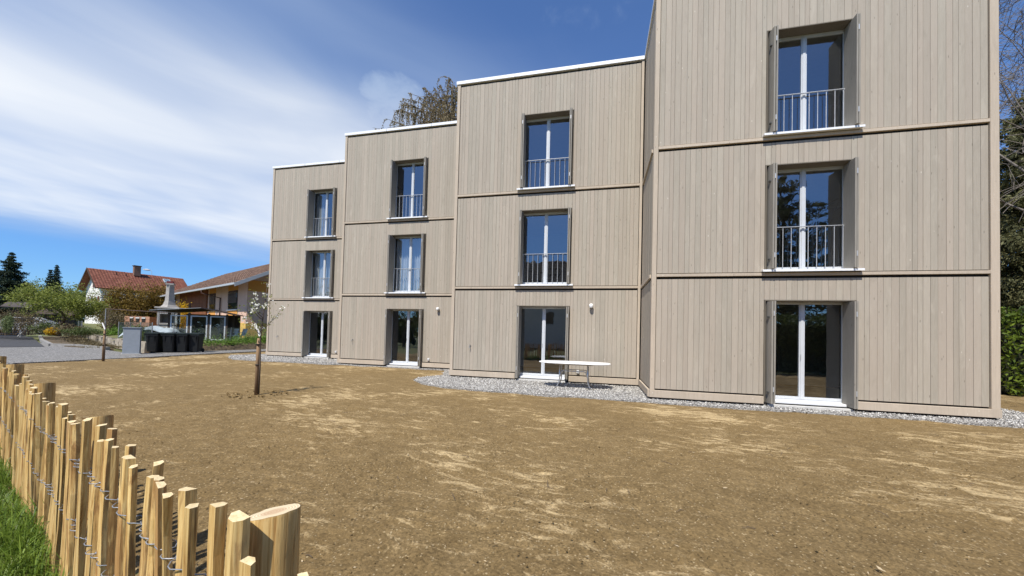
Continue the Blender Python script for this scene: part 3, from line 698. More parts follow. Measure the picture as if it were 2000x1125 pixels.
def post_top():
    m, t, b = pmat('sawn_log_end', 0.75, 0, 0.2)
    tc = t.new('ShaderNodeTexCoord'); mp = t.mapping(tc.outputs['Object'], (1, 1, 0))
    wv = t.new('ShaderNodeTexWave', wave_type='RINGS', rings_direction='Z', i_Scale=42.0, i_Distortion=1.6); wv.inputs['Detail'].default_value = 3; t.l.new(mp, wv.inputs[0])
    ln = t.new('ShaderNodeVectorMath', operation='LENGTH'); t.l.new(mp, ln.inputs[0])
    heart = t.smooth(t.math('ADD', ln.outputs['Value'], t.math('MULTIPLY', t.noise(mp, 30, 3), 0.02)), 0.050, 0.030, 0, 0.6)
    col = t.ramp(wv.outputs[0], [(0.2, (0.56, 0.43, 0.26)), (0.8, (0.74, 0.62, 0.42))])
    col = t.mix(heart, col, (0.42, 0.25, 0.14)); t.l.new(col, b.inputs['Base Color']); return m
M['log_end'] = post_top()
fence = empty('paling_fence', F0, 0.0, 'low split-chestnut paling fence with round posts and twisted wire beside the grass', 'fence')
def paling_mesh(rr, h, wd):
    dp = rr.uniform(0.028, 0.042); kind = rr.random()
    if kind < 0.45: sec = [(-0.5, 0.1), (0.5, 0.0), (0.46, 0.55), (0.12, 0.92), (-0.38, 0.85)]
    elif kind < 0.75: sec = [(-0.5, 0.0), (0.42, 0.12), (0.5, 0.55), (0.15, 0.95), (-0.28, 0.9), (-0.5, 0.45)]
    else: sec = [(-0.5, 0.35), (0.05, 0.0), (0.5, 0.3), (0.38, 0.85), (-0.36, 1.0)]
    sec = [(x * wd, (y - 0.5) * dp) for x, y in sec]; n = len(sec); mb = MB(); vs = []; rings = 9
    bx, by, tw = rr.uniform(-0.016, 0.016), rr.uniform(-0.010, 0.010), rr.uniform(-0.35, 0.35)
    kx = [rr.uniform(-0.006, 0.006) for _ in range(rings)]
    tip = (rr.uniform(-0.12, 0.12), rr.uniform(-0.18, 0.18))
    for i in range(rings):
        f = i / (rings - 1); z = -0.04 + f * (h + 0.04); sc = 1.08 - 0.16 * f + rr.uniform(-0.10, 0.10); a = tw * f
        cx, cy = bx * math.sin(f * math.pi) * 1.2 + kx[i], by * math.sin(f * math.pi)
        for x, y in sec:
            xx, yy = (x * math.cos(a) - y * math.sin(a)) * sc, (x * math.sin(a) + y * math.cos(a)) * sc
            zz = z + (tip[0] * xx + tip[1] * yy if i == rings - 1 else 0)
            vs.append((xx + cx, yy + cy, zz))
    fs = [(i * n + k, i * n + (k + 1) % n, (i + 1) * n + (k + 1) % n, (i + 1) * n + k) for i in range(rings - 1) for k in range(n)]
    fs += [tuple(range(n - 1, -1, -1)), tuple((rings - 1) * n + k for k in range(n))]
    mb.add(vs, fs); return mb.mesh('paling')
frot = math.atan2(-FD.y, -FD.x)
near = [(-0.322, .885, .07), (-0.235, .83, .03), (-0.125, .872, .05), (-0.032, .945, .066), (0.108, .927, .062), (0.21, .908, .066), (0.348, .914, .058), (0.43, .885, .055), (0.505, .897, .082), (0.575, .90, .05), (0.632, .892, .085), (0.70, .919, .05),
        (0.806, .894, .048), (0.925, .901, .085), (1.02, .925, .05), (1.145, .898, .062), (1.27, .909, .052), (1.355, .94, .05), (1.42, .879, .05), (1.53, .93, .062), (1.65, .945, .072)]
pal = list(near); s = 1.76
while s < 9.2: pal.append((s, rnd.uniform(0.855, 0.945), rnd.choice((0.042, 0.05, 0.058, 0.066, 0.075)))); s += rnd.uniform(0.068, 0.118)
s = -0.45
while s > -2.6: pal.append((s, rnd.uniform(0.86, 0.945), rnd.choice((0.045, 0.055, 0.07)))); s -= rnd.uniform(0.09, 0.14)
rr = random.Random(31); GZ = -0.085
tops = []
for s, zt, wd in pal:
    wd *= 0.88; me = paling_mesh(rr, zt - GZ, wd); me.materials.append(M['paling'])
    o = link('paling', me, fence); side = rr.choice((1, 1, 1, -1)); lf_ = 0.35 if s < 1.7 else 1.0; o.rotation_euler = (rr.uniform(-0.02, 0.02), rr.uniform(-0.028, 0.028) * lf_, frot + (math.pi if side < 0 else 0) + rr.uniform(-0.15, 0.15))
    off = 0.098 + rr.uniform(-0.008, 0.008); p = FD * s + FN * off; o.location = (p.x, p.y, GZ); tops.append((s, off, wd))
for s, zt, r0 in ((-2.0, 0.90, 0.062), (0.0, 0.905, 0.064), (2.11, 0.875, 0.066), (4.05, 0.887, 0.064), (6.28, 0.902, 0.066), (8.3, 0.89, 0.064)):
    mb = MB(); n = 20; h = zt - GZ + 0.15; lean = rr.uniform(-0.006, 0.006); rings = [(0, 1.06), (0.3, 1.03), (0.5, 1.0), (0.7, 1.02), (0.9, 0.985), (0.992, 0.98), (1.0, 0.955)]; vs = []
    bump = [1 + 0.05 * math.sin(k * 0.63 + s) + 0.03 * math.sin(k * 1.9 + s * 3) + rr.uniform(-0.03, 0.03) for k in range(n)]
    for f, sc in rings:
        for k in range(n):
            a = 2 * math.pi * k / n; vs.append((r0 * sc * bump[k] * math.cos(a) + lean * f, r0 * sc * bump[k] * math.sin(a), -0.15 + f * h + (0.012 * math.cos(a + 0.7) if f > 0.95 else 0)))
    fs = [(i * n + k, i * n + (k + 1) % n, (i + 1) * n + (k + 1) % n, (i + 1) * n + k) for i in range(len(rings) - 1) for k in range(n)]
    po = mb.add(vs, fs).build('post', M['paling'], fence, True); p = FD * s; po.location = (p.x, p.y, GZ)
    capv = vs[-n:]
    cv_ = [(x, y, z + 0.0005) for x, y, z in capv]
    MB().add(cv_, [tuple(range(n))]).build('sawn_end', M['log_end'], po)
# two rows of twisted wire that pass before and behind each paling
order = sorted(tops)
for zw in (0.69, 0.37):
    mb = MB()
    for strand in (0, 1):
        pts = []; prev = None
        for i, (s, off, wd) in enumerate(order):
            sg = 1 if strand == 0 else -1
            dz = rr.uniform(-0.004, 0.004); o1 = off + sg * 0.025
            if prev is not None:
                ps, pe = prev; span = s - wd / 2 - pe
                nt = 4
                for j in range(1, nt):
                    f = j / nt; a = f * math.pi * 5 + (math.pi if strand else 0)
                    pts.append(FD * (pe + span * f) + FN * (off + 0.0035 * math.cos(a)) + Vector((0, 0, zw + 0.0035 * math.sin(a))))
            pts += [FD * (s - wd / 2 - 0.004) + FN * (off + sg * 0.012) + Vector((0, 0, zw + dz)), FD * (s - wd * 0.2) + FN * o1 + Vector((0, 0, zw + dz)), FD * (s + wd * 0.2) + FN * o1 + Vector((0, 0, zw + dz * 0.5)), FD * (s + wd / 2 + 0.004) + FN * (off + sg * 0.012) + Vector((0, 0, zw - dz))]
            prev = (s, s + wd / 2)
        mb.tube(pts, 0.0021, 5)
    mb.build('twisted_wire', M['wire'], fence, True)

# grass on the camera side of the fence
def grass():
    n = 52000
    s = rng.uniform(0.6, 9.5, n); off = 0.02 + rng.power(0.75, n) * 2.3
    px = F0.x + FD.x * s + FN.x * off; py = F0.y + FD.y * s + FN.y * off
    tuft = vnoise(px * 5, py * 5, 11); h = (0.04 + 0.21 * tuft ** 1.4) * rng.uniform(0.45, 1.45, n) * np.where(off < 0.25, 1.25, 1.0)
    an = rng.uniform(0, 6.283, n); lean = rng.uniform(0.2, 1.1, n) * h; wd = rng.uniform(0.0018, 0.0042, n)
    dx, dy = np.cos(an), np.sin(an); sx, sy = -dy * wd, dx * wd
    b = np.stack([px, py, np.full(n, -0.09)], 1); z = np.zeros(n)
    mid = b + np.stack([dx * lean * 0.35, dy * lean * 0.35, h * 0.62], 1); tip = b + np.stack([dx * lean, dy * lean, h * (1 - 0.25 * lean / h)], 1)
    sd = np.stack([sx, sy, z], 1)
    V = np.stack([b - sd, b + sd, mid - sd * 0.8, mid + sd * 0.8, tip], 1).reshape(-1, 3)
    k = np.arange(n)[:, None] * 5
    Ft = np.concatenate([k + np.array([0, 1, 3]), k + np.array([0, 3, 2]), k + np.array([2, 3, 4])], 0)
    o = np_mesh('verge_grass', V, Ft, M['grass'])
    tag(o, 'bright green grass growing along the near side of the paling fence', 'grass', kind='stuff')
    n = 2600; s = rng.uniform(0.6, 9.5, n); off = 0.02 + rng.power(0.8, n) * 2.2
    c = np.stack([F0.x + FD.x * s + FN.x * off, F0.y + FD.y * s + FN.y * off, -0.07 + 0.06 * rng.random(n)], 1); v, f = leaf_quads(c, 0.10, 0.05)
    tag(np_mesh('dry_grass', v, f, M['straw']), 'dead yellow blades among the green grass by the fence', 'dry grass', kind='stuff')
grass()
# straw bits, clods and dead leaves lying on the raked soil
def litter():
    n = 5200; x = rng.uniform(-6, 9.5, n); y = 1.0 + rng.power(1.3, n) * 8.5
    k = (x * 0.540 + y * 0.842 > 0.72) & (y < 8.2 - 0.23 * (x - 4) + (x < 2.5) * 1.2); x, y = x[k], y[k]; n = len(x)
    c = np.stack([x, y, np.full(n, -0.070)], 1); v, f = leaf_quads(c, 0.026, 0.28, 0.0, 0.6); v[:, 2] = -0.070 + (v[:, 2] + 0.070) * 0.3
    m = 120; x = rng.uniform(-5, 9, m); y = 1.2 + rng.power(1.2, m) * 7.0; k = (x * 0.540 + y * 0.842 > 0.75) & (y < 7.8 - 0.23 * (x - 4)); x, y = x[k], y[k]; m = len(x)
    c = np.stack([x, y, np.full(m, -0.062)], 1); v2, f2 = leaf_quads(c, 0.040, 0.55, 0, 0.6); v2[:, 2] = -0.066 + (v2[:, 2] + 0.062) * 0.35
    o = np_mesh('soil_litter', np.concatenate([v, v2]), np.concatenate([f, f2 + len(v)]), M['straw'])
    tag(o, 'scattered straw bits and dry leaves on the raked soil', 'litter', kind='stuff')
litter()
def clods():
    n = 16000; x = rng.uniform(-6, 9.5, n); y = 1.0 + rng.power(1.1, n) * 7.5; k = (x * 0.540 + y * 0.842 > 0.70) & (y < 8.0 - 0.23 * (x - 4) + (x < 2.5) * 1.0) & (vnoise(x * 2.2, y * 2.2, 31) > 0.34); x, y = x[k], y[k]; n = len(x)
    base = np.array([(1, 0, 0), (0, 1, 0), (-1, 0, 0), (0, -1, 0), (0, 0, .7), (0, 0, -.6)], float); sz = 0.003 + 0.009 * rng.power(0.4, n)
    v = base[None] * sz[:, None, None] * rng.uniform(0.55, 1.3, (n, 6, 1)); an = rng.uniform(0, 6.28, n); ca, sa = np.cos(an)[:, None], np.sin(an)[:, None]
    V = np.stack([v[..., 0] * ca - v[..., 1] * sa + x[:, None], v[..., 0] * sa + v[..., 1] * ca + y[:, None], v[..., 2] - 0.080 + 0.012 * rng.random((n, 1))], -1).reshape(-1, 3)
    f = np.array([(0, 1, 4), (1, 2, 4), (2, 3, 4), (3, 0, 4), (1, 0, 5), (2, 1, 5), (3, 2, 5), (0, 3, 5)]); Fc = (np.arange(n)[:, None, None] * 6 + f[None]).reshape(-1, 3)
    tag(np_mesh('soil_crumbs', V, Fc, M['soil']), 'small crumbs of soil strewn over the raked ground', 'soil crumbs', kind='stuff')
    tw_ = MB()
    for i in range(45):
        px, py = rnd.uniform(-3.5, 8.5), rnd.uniform(1.6, 7.0)
        if px * 0.54 + py * 0.842 < 0.9 or py > 7.6 - 0.23 * (px - 4): continue
        a = rnd.uniform(0, 3.14); L = rnd.uniform(0.05, 0.16); tw_.tube([(px, py, -0.068), (px + math.cos(a) * L * 0.5, py + math.sin(a) * L * 0.5 + 0.008, -0.062), (px + math.cos(a) * L, py + math.sin(a) * L, -0.068)], [0.003, 0.0028, 0.0018], 4)
    tag(tw_.build('fallen_twigs', M['bark']), 'thin dark twigs lying on the raked soil', 'twigs', kind='stuff')
clods()

# ------------------------------------------------------------------ garden table on the gravel
def table():
    t = empty('garden_table', (1.80, 10.52, -0.048), -0.25, 'white oval garden table on bent steel tube legs beside the gravel terrace door', 'table')
    a, b, n = 1.0, 0.46, 48; ring = []
    for k in range(n):
        th = 2 * math.pi * k / n; e = 0.62
        ring.append((a * math.copysign(abs(math.cos(th)) ** e, math.cos(th)), b * math.copysign(abs(math.sin(th)) ** e, math.sin(th))))
    mb = MB(); vs = []
    for sc, z in ((0.965, 0.690), (0.995, 0.697), (1.0, 0.708), (0.995, 0.719), (0.98, 0.724)): vs += [(x * sc, y * (1 - (1 - sc) * a / b), z) for x, y in ring]
    fs = [(i * n + k, i * n + (k + 1) % n, (i + 1) * n + (k + 1) % n, (i + 1) * n + k) for i in range(4) for k in range(n)] + [tuple(range(n - 1, -1, -1)), tuple(4 * n + k for k in range(n))]
    mb.add(vs, fs).build('table_top', M['plastic_white'], t)
    ap = MB(); ap.box(-0.52, 0.52, -0.27, -0.245, 0.655, 0.689); ap.box(-0.52, 0.52, 0.245, 0.27, 0.655, 0.689); ap.build('under_frame', M['chrome'], t)
    for sy in (-1, 1):
        y = sy * 0.24
        fr = MB()
        arch = [(-0.36, y, 0.34), (-0.355, y, 0.42), (-0.335, y, 0.465), (-0.29, y, 0.485), (0.29, y, 0.485), (0.335, y, 0.465), (0.355, y, 0.42), (0.36, y, 0.34)]
        fr.tube(arch, 0.014, 10, True); fr.build('stretcher', M['chrome'], t, True)
        for sx in (-1, 1):
            lg = MB(); lg.tube([(sx * 0.385, y, 0.69), (sx * 0.385, y, 0.30), (sx * 0.40, y + sy * 0.01, 0.17), (sx * 0.44, y + sy * 0.03, 0.07), (sx * 0.50, y + sy * 0.05, 0.0)], 0.017, 10); lg.build('leg', M['chrome'], t, True)
table()

# ------------------------------------------------------------------ young trees on stakes
def sapling(px, py, h_stake, h, seed, label, blossoms):
    rr = random.Random(seed); p = gnd(px, py, -0.075)
    t = empty('young_tree', p, 0, label, 'young tree', 'newly planted trees on stakes')
    st = MB(); st.tube([(0, 0, -0.2), (0.005, 0, h_stake * 0.6), (0.012, 0, h_stake)], [0.038, 0.037, 0.034], 10); st.build('stake', M['stake'], t, True)
    tr = MB(); base = [(0.07, -0.02, 0), (0.075, -0.02, h_stake * 0.5), (0.06, -0.02, h_stake), (0.09, 0.0, h * 0.70), (0.14, 0.02, h)]
    tr.tube(base, [0.02, 0.018, 0.016, 0.011, 0.004], 7)
    tips = []
    for i in range(11):
        f = rr.uniform(0.0, 0.9); z0 = h_stake + (h - h_stake) * f * 0.8; x0 = 0.06 + 0.05 * f
        a = rr.uniform(0, 6.28); L = rr.uniform(0.22, 0.55) * (1.1 - 0.6 * f); q = Vector((x0, 0, z0)); pts = [q]
        for j in range(4): q = q + Vector((math.cos(a) * L / 4 * (1 - 0.12 * j), math.sin(a) * L / 4 * (1 - 0.12 * j), L / 4 * (0.5 + 0.28 * j))); pts.append(q)
        tr.tube(pts, [0.008, 0.007, 0.005, 0.004, 0.002], 5); tips += [(pts[2] * 0.6 + pts[3] * 0.4), pts[3], pts[4]]
    for f in (0.8, 0.9, 1.0): tips.append(Vector((0.09 + 0.05 * (f - 0.7) / 0.3, 0.01, h * f)))
    tr.build('trunk', M['bark'], t, True)
    ti = MB()
    for z in (h_stake - 0.14, h_stake * 0.52): ti.lathe([(0.05, -0.012), (0.06, 0), (0.05, 0.012)], 12, (0.02, -0.005, z))
    ti.build('tree_tie', M['rubber'], t)
    tg = MB(); tg.obox((0.01, -0.05, h_stake + 0.18), (0.022, 0, 0.012), (0, 0.002, 0), (-0.06, 0, 0.13)); tg.build('label_tag', M['plastic_white'], t)
    if blossoms:
        c = np.array([tp for tp in tips]); c = c[rng.random(len(c)) < 0.6]; c = np.repeat(c, 9, 0) + rng.normal(size=(len(c) * 9, 3)) * 0.035
        v, f = leaf_quads(c, 0.040, 0.9); np_mesh('blossom', v, f, M['petal'], t)
        c = np.array([tp for tp in tips]); c = np.repeat(c, 8, 0) + rng.normal(size=(len(c) * 8, 3)) * 0.06
        v, f = leaf_quads(c, 0.045, 0.5); np_mesh('leaves', v, f, M['spring'], t)
    # ring of loose clods in the planting hole
    return p
p = sapling(500, 769, 1.26, 2.50, 3, 'young staked tree with white blossom in the raked soil before the building', True)
q = sapling(201, 705, 1.22, 2.3, 8, 'bare young staked tree at the far edge of the soil by the gravel road', False)
for c0, nm in ((p, 'soil ring of loose clods round the blossoming young tree'),):
    mb = MB()
    for i in range(60):
        a = rnd.uniform(0, 6.28); r = rnd.gauss(0.42, 0.09); sz = rnd.uniform(0.015, 0.05)
        vs = [Vector((rnd.gauss(0, 1), rnd.gauss(0, 1), rnd.gauss(0, 1))).normalized() * sz for _ in range(6)]
        base = [Vector(d) * sz * rnd.uniform(0.7, 1.2) for d in ((1, 0, 0), (0, 1, 0), (-1, 0, 0), (0, -1, 0), (0, 0, 0.8), (0, 0, -0.6))]
        o = Vector((c0.x + r * math.cos(a) * 1.1, c0.y + r * math.sin(a), -0.07))
        mb.add([o + v for v in base], [(0, 1, 4), (1, 2, 4), (2, 3, 4), (3, 0, 4), (1, 0, 5), (2, 1, 5), (3, 2, 5), (0, 3, 5)])
    tag(mb.build('soil_clods', M['earth_pale'] if 'earth_pale' in M else M['soil']), nm, 'soil clods', kind='stuff')

# ------------------------------------------------------------------ bins, cabinet
def wheelie_bin():
    t = empty('wheelie_bin')
    mb = MB(); prof = [(0.0, 0.44, 0.50), (0.55, 0.50, 0.60), (0.93, 0.535, 0.66)]
    vs = []
    for z, wx, wy in prof:
        c = 0.05; x, y = wx / 2, wy / 2
        vs += [(-x + c, -y, z + 0.05), (x - c, -y, z + 0.05), (x, -y + c, z + 0.05), (x, y - c, z + 0.05), (x - c, y, z + 0.05), (-x + c, y, z + 0.05), (-x, y - c, z + 0.05), (-x, -y + c, z + 0.05)]
    mb.add(vs, [tuple(range(7, -1, -1)), tuple(range(16, 24))] + [(i * 8 + k, i * 8 + (k + 1) % 8, i * 8 + 8 + (k + 1) % 8, i * 8 + 8 + k) for i in range(2) for k in range(8)])
    mb.build('body', M['bin'], t)
    rb = MB()
    for x in (-0.13, 0.13): rb.obox((x, -0.282, 0.5), (0.025, 0, 0), (0, 0.012, 0), (0, -0.075, 0.40))
    rb.box(-0.285, 0.285, -0.35, -0.325, 0.90, 0.975); rb.build('rib', M['bin'], t)
    ld = MB(); ld.add([(-0.30, -0.37, 0.982), (0.30, -0.37, 0.982), (0.30, 0.36, 1.0), (-0.30, 0.36, 1.0), (-0.30, -0.37, 1.015), (0.30, -0.37, 1.015), (0.30, 0.36, 1.045), (-0.30, 0.36, 1.045), (-0.22, -0.25, 1.06), (0.22, -0.25, 1.06), (0.22, 0.24, 1.075), (-0.22, 0.24, 1.075)],
                      [(3, 2, 1, 0), (0, 1, 5, 4), (1, 2, 6, 5), (2, 3, 7, 6), (3, 0, 4, 7), (4, 5, 9, 8), (5, 6, 10, 9), (6, 7, 11, 10), (7, 4, 8, 11), (8, 9, 10, 11)])
    ld.build('lid', M['bin_lid'], t)
    for x in (-0.25, 0.25):
        MB().tube([(x - 0.025, 0.26, 0.10), (x + 0.025, 0.26, 0.10)], 0.10, 16).build('wheel', M['rubber'], t)
    MB().tube([(-0.2, 0.36, 0.95), (-0.2, 0.42, 0.99), (0.2, 0.42, 0.99), (0.2, 0.36, 0.95)], 0.014, 8).build('handle', M['bin'], t)
    return t
def copy_tree(o, parent=None):
    c = o.copy(); COL.objects.link(c); c.parent = parent
    for ch in list(o.children): copy_tree(ch, c)
    return c
b0 = wheelie_bin()
spots = [(303, 19.75, 'leftmost of the four black wheelie bins, beside the grey cabinet'), (334, 20.05, 'second from left of the four black wheelie bins in a row'), (359, 20.35, 'third from left of the four black wheelie bins in a row'), (383, 20.7, 'rightmost of the four black wheelie bins, nearest the timber building')]
for i, (px, Y, lab) in enumerate(spots):
    o = b0 if i == 0 else copy_tree(b0)
    d = ray(px, 660); o.location = (d.x / d.y * Y, Y, -0.045); o.rotation_euler = (0, 0, R(18 + (i * 7) % 5 - 2)); tag(o, lab, 'wheelie bin', 'wheelie bins by the garden fence')
def cabinet():
    q = gnd(257, 691, -0.045); t = empty('utility_cabinet', q, R(38), 'grey metal utility cabinet standing on the gravel left of the bins', 'utility cabinet')
    MB().box(-0.30, 0.30, -0.20, 0.20, 0.02, 1.28, 0.006).build('body', M['cabinet'], t)
    MB().box(-0.33, 0.33, -0.23, 0.23, 1.281, 1.315, 0.008).build('roof', M['cabinet2'], t)
    MB().box(-0.34, 0.34, -0.24, 0.24, -0.05, 0.02).build('base', M['concrete'], t)
    dr = MB().box(-0.306, -0.3005, -0.17, 0.17, 0.74, 1.24).build('upper_door', M['cabinet2'], t)
    MB().box(-0.306, -0.3005, -0.06, 0.17, 0.06, 0.72).build('lower_door', M['cabinet2'], t)
    MB().box(-0.312, -0.307, 0.12, 0.15, 0.95, 1.03).build('lock', M['darksteel'], dr)
cabinet()

# ------------------------------------------------------------------ garden terrain, walls and fences on the left
GZ2 = 0.40
def garden():
    pts = [(-17.2, 27.0), (-18.4, 22.6), (-19.3, 20.0), (-22.5, 22.0), (-27.2, 25.2), (-34, 30.5), (-46, 41), (-90, 75), (-90, 140), (20, 140), (20, 40), (-10, 40), (-12, 33)]
    n = 60; X, Y = np.meshgrid(np.linspace(-92, 22, 150), np.linspace(19, 142, 140))
    c = in_poly(X.ravel(), Y.ravel(), pts).reshape(X.shape)
    rise = np.clip((Y - 26) / 45, 0, 1) * 1.1 * np.clip((-X - 20) / 20, 0, 1)
    z = GZ2 + rise + (vnoise(X * 0.7, Y * 0.7, 21) - 0.5) * 0.18
    V = np.stack([X, Y, z], -1).reshape(-1, 3); ny, nx = X.shape
    i = (np.arange(ny - 1)[:, None] * nx + np.arange(nx - 1)[None]).reshape(-1); Fq = np.stack([i, i + 1, i + nx + 1, i + nx], 1)
    cc = V[Fq].mean(1); keep = in_poly(cc[:, 0], cc[:, 1], pts)
    tag(np_mesh('garden_ground', V, Fq[keep], M['meadow'], smooth=True), kind='structure')
    # soft bank between garden and road where no wall stands
    bank = MB()
    line = [(-17.0, 27.4), (-18.2, 22.8), (-19.1, 20.3)]
    lo = [(-16.5, 27.0), (-17.8, 22.4), (-18.7, 19.9)]
    for i in range(2): bank.add([(*lo[i], -0.06), (*lo[i + 1], -0.06), (*line[i + 1], GZ2), (*line[i], GZ2)], [(0, 3, 2, 1)])
    tag(bank.build('garden_bank', M['earth']), kind='structure')
garden()
def stone_wall():
    line = [Vector((-19.2, 19.6, 0)), Vector((-22.6, 21.9, 0)), Vector((-27.2, 25.0, 0)), Vector((-34.5, 30.5, 0)), Vector((-44.0, 38.5, 0))]
    t = empty('low_stone_wall', line[0], 0, 'low pale stone retaining wall running back along the gravel road', 'wall'); rr = random.Random(5)
    for i in range(len(line) - 1):
        a, b = line[i], line[i + 1]; d = (b - a); L = d.length; d.normalize(); nrm = Vector((-d.y, d.x, 0)); u = 0
        while u < L - 0.1:
            wd = min(rr.uniform(0.45, 0.95), L - u); h = 0.55 + rr.uniform(-0.05, 0.06)
            o = MB(); j = rr.uniform(-0.03, 0.03)
            c = a + d * (u + wd / 2) + nrm * j - line[0]
            o.obox((c.x, c.y, h / 2 - 0.10), d * (wd / 2 - 0.012), nrm * 0.13, (rr.uniform(-.02, .02), 0, h / 2)); o.build('stone', M['wallstone'], t); u += wd
M['wallstone'] = vary('pale_wall_stone', (0.36, 0.31, 0.24), 0.3, 5, rough=0.9, bump=0.7, bscale=14, rand=0.25)
stone_wall()
# planting strip with kerb in front of the wall
sheet('planting_strip', [(-22.4, 20.9), (-27.0, 23.9), (-34.0, 29.6), (-44.0, 37.6), (-46.0, 36.2), (-35.5, 28.0), (-28.2, 22.9)], 0.02, M['earth'], 0.12)
M['kerb'] = vary('kerb_concrete', (0.27, 0.26, 0.24), 0.2, 6, rough=0.9, bump=0.3)
kb = empty('kerb', (-27.8, 22.5, 0), 0, 'pale concrete kerb round the planting strip by the asphalt', 'kerb')
for a, b in (((-28.3, 22.75), (-31.8, 25.3)), ((-31.85, 25.35), (-35.4, 27.9)), ((-35.45, 27.95), (-46.0, 36.1)), ((-28.2, 22.75), (-26.6, 22.6)), ((-26.55, 22.6), (-22.6, 20.75))):
    a, b = Vector((*a, 0)), Vector((*b, 0)); d = (b - a); L = d.length; d.normalize(); c = (a + b) / 2 - Vector((-27.8, 22.5, 0))
    MB().obox((c.x, c.y, 0.02), d * (L / 2), Vector((-d.y, d.x, 0)) * 0.09, (0, 0, 0.09)).build('kerb_stone', M['kerb'], kb)

def mesh_fence(name, pts, h, label, step=2.4, cell=0.085):
    root = empty(name, pts[0], 0, label, 'fence'); o0 = Vector(pts[0])
    wire = MB()
    for a, b in zip(pts[:-1], pts[1:]):
        a, b = Vector(a), Vector(b); d = b - a; L = d.length; n = max(1, round(L / step))
        for i in range(n + 1):
            p = a + d * (i / n) - o0; MB().tube([p + Vector((0, 0, -0.1)), p + Vector((0, 0, h + 0.04))], 0.022, 8).build('post', M['pipe'], root)
        dn = d.normalized(); zup = Vector((0, 0, 1)); k = int(L / cell); up = int(h / cell); m = k + up
        for i in range(m):
            for sgn in (1, -1):
                s0 = (i - up) * cell if sgn > 0 else i * cell
                p0, p1 = (s0, 0.0), (s0 + sgn * h, h)
                # clip to 0..L
                def cl(pa, pb):
                    (x1, y1), (x2, y2) = pa, pb
                    if x1 < 0: y1 += (0 - x1) * (y2 - y1) / (x2 - x1); x1 = 0
                    if x1 > L: y1 += (L - x1) * (y2 - y1) / (x2 - x1); x1 = L
                    if x2 < 0: y2 += (0 - x2) * (y1 - y2) / (x1 - x2); x2 = 0
                    if x2 > L: y2 += (L - x2) * (y1 - y2) / (x1 - x2); x2 = L
                    return (x1, y1), (x2, y2)
                if max(p0[0], p1[0]) <= 0 or min(p0[0], p1[0]) >= L: continue
                p0, p1 = cl(p0, p1)
                if abs(p1[1] - p0[1]) < 0.02: continue
                wire.tube([a - o0 + dn * p0[0] + zup * p0[1], a - o0 + dn * p1[0] + zup * p1[1]], 0.003, 3, False)
        for z in (0.03, h): wire.tube([a - o0 + zup * z, b - o0 + zup * z], 0.004, 3, False)
    wire.build('wire_mesh', M['mesh_green'], root)
mesh_fence('wire_mesh_fence', [(-19.15, 19.7, 0.36), (-22.9, 22.2, 0.38), (-25.4, 23.9, 0.38)], 1.15, 'green wire mesh fence on top of the low stone wall left of the cabinet')
mesh_fence('wire_mesh_fence', [(-19.1, 20.9, 0.15), (-18.2, 24.0, 0.25), (-17.5, 28.5, 0.35)], 1.10, 'wire mesh fence along the garden behind the four bins')
mesh_fence('wire_mesh_fence', [(-36.6, 31.5, 0.35), (-42.5, 36.5, 0.4), (-50, 42, 0.4)], 1.2, 'far wire mesh fence with a slanted brace at the left edge')
MB_ = MB(); a = at(35, 657, 31.2); b = at(62, 634, 31.4); MB_.tube([a, b], 0.05, 8)
tag(MB_.build('fence_brace', M['concrete']), 'slanting pale brace post at the end of the far mesh fence', 'brace post')

# ------------------------------------------------------------------ houses
def tile_mat(name, c, c2, su, along):
    """rows of roof tiles: colour and relief along the slope direction"""
    m, t, b = pmat(name, 0.8, 0, 0.2)
    g = t.new('ShaderNodeNewGeometry'); oi = t.new('ShaderNodeObjectInfo')
    n = t.noise(g.outputs['Position'], 3.0, 5, 0.6); n2 = t.math('ADD', t.math('MULTIPLY', g.outputs['Random Per Island'], 0.6), t.math('MULTIPLY', n, 0.5))
    n2 = t.math('ADD', n2, t.math('MULTIPLY', t.math('SUBTRACT', oi.outputs['Random'], 0.5), 0.3))
    t.l.new(t.ramp(n2, [(0.15, c), (0.85, c2)]), b.inputs['Base Color']); return m
M['tile_red'] = tile_mat('red_roof_tiles', (0.155, 0.055, 0.036), (0.255, 0.105, 0.070), 1, 0)
M['tile_brown'] = tile_mat('brown_roof_tiles', (0.12, 0.075, 0.055), (0.24, 0.155, 0.110), 1, 0)
M['tile_dark'] = tile_mat('dark_roof_tiles', (0.035, 0.03, 0.028), (0.09, 0.075, 0.065), 1, 0)
M['render_white'] = vary('white_render', (0.78, 0.76, 0.71), 0.06, 2, rough=0.9)
M['render_pink'] = vary('pink_render', (0.68, 0.46, 0.35), 0.05, 2, rough=0.9)
M['render_orange'] = vary('orange_render', (0.66, 0.31, 0.08), 0.06, 2, rough=0.9)
M['render_yellow'] = vary('yellow_render', (0.68, 0.46, 0.13), 0.06, 2, rough=0.9)
M['wood_red'] = wood('red_brown_timber', (0.13, 0.05, 0.022), (0.26, 0.10, 0.045), vscale=(5, 5, 0.5))
M['wood_dark'] = wood('dark_timber', (0.05, 0.035, 0.025), (0.10, 0.07, 0.05), vscale=(5, 5, 0.5))
M['gutter'] = vary('grey_gutter', (0.40, 0.43, 0.45), 0.06, rough=0.5)
M['shutter_red'] = vary('dark_red_paint', (0.16, 0.03, 0.03), 0.1, rough=0.6)
M['dark_glass'] = glassmat('dark_window_glass', 0.14)
M['dark_void'] = vary('dark_room', (0.03, 0.028, 0.026), 0.1, rough=0.9)
M['brownmetal'] = vary('brown_sheet_metal', (0.07, 0.035, 0.025), 0.1, rough=0.5)

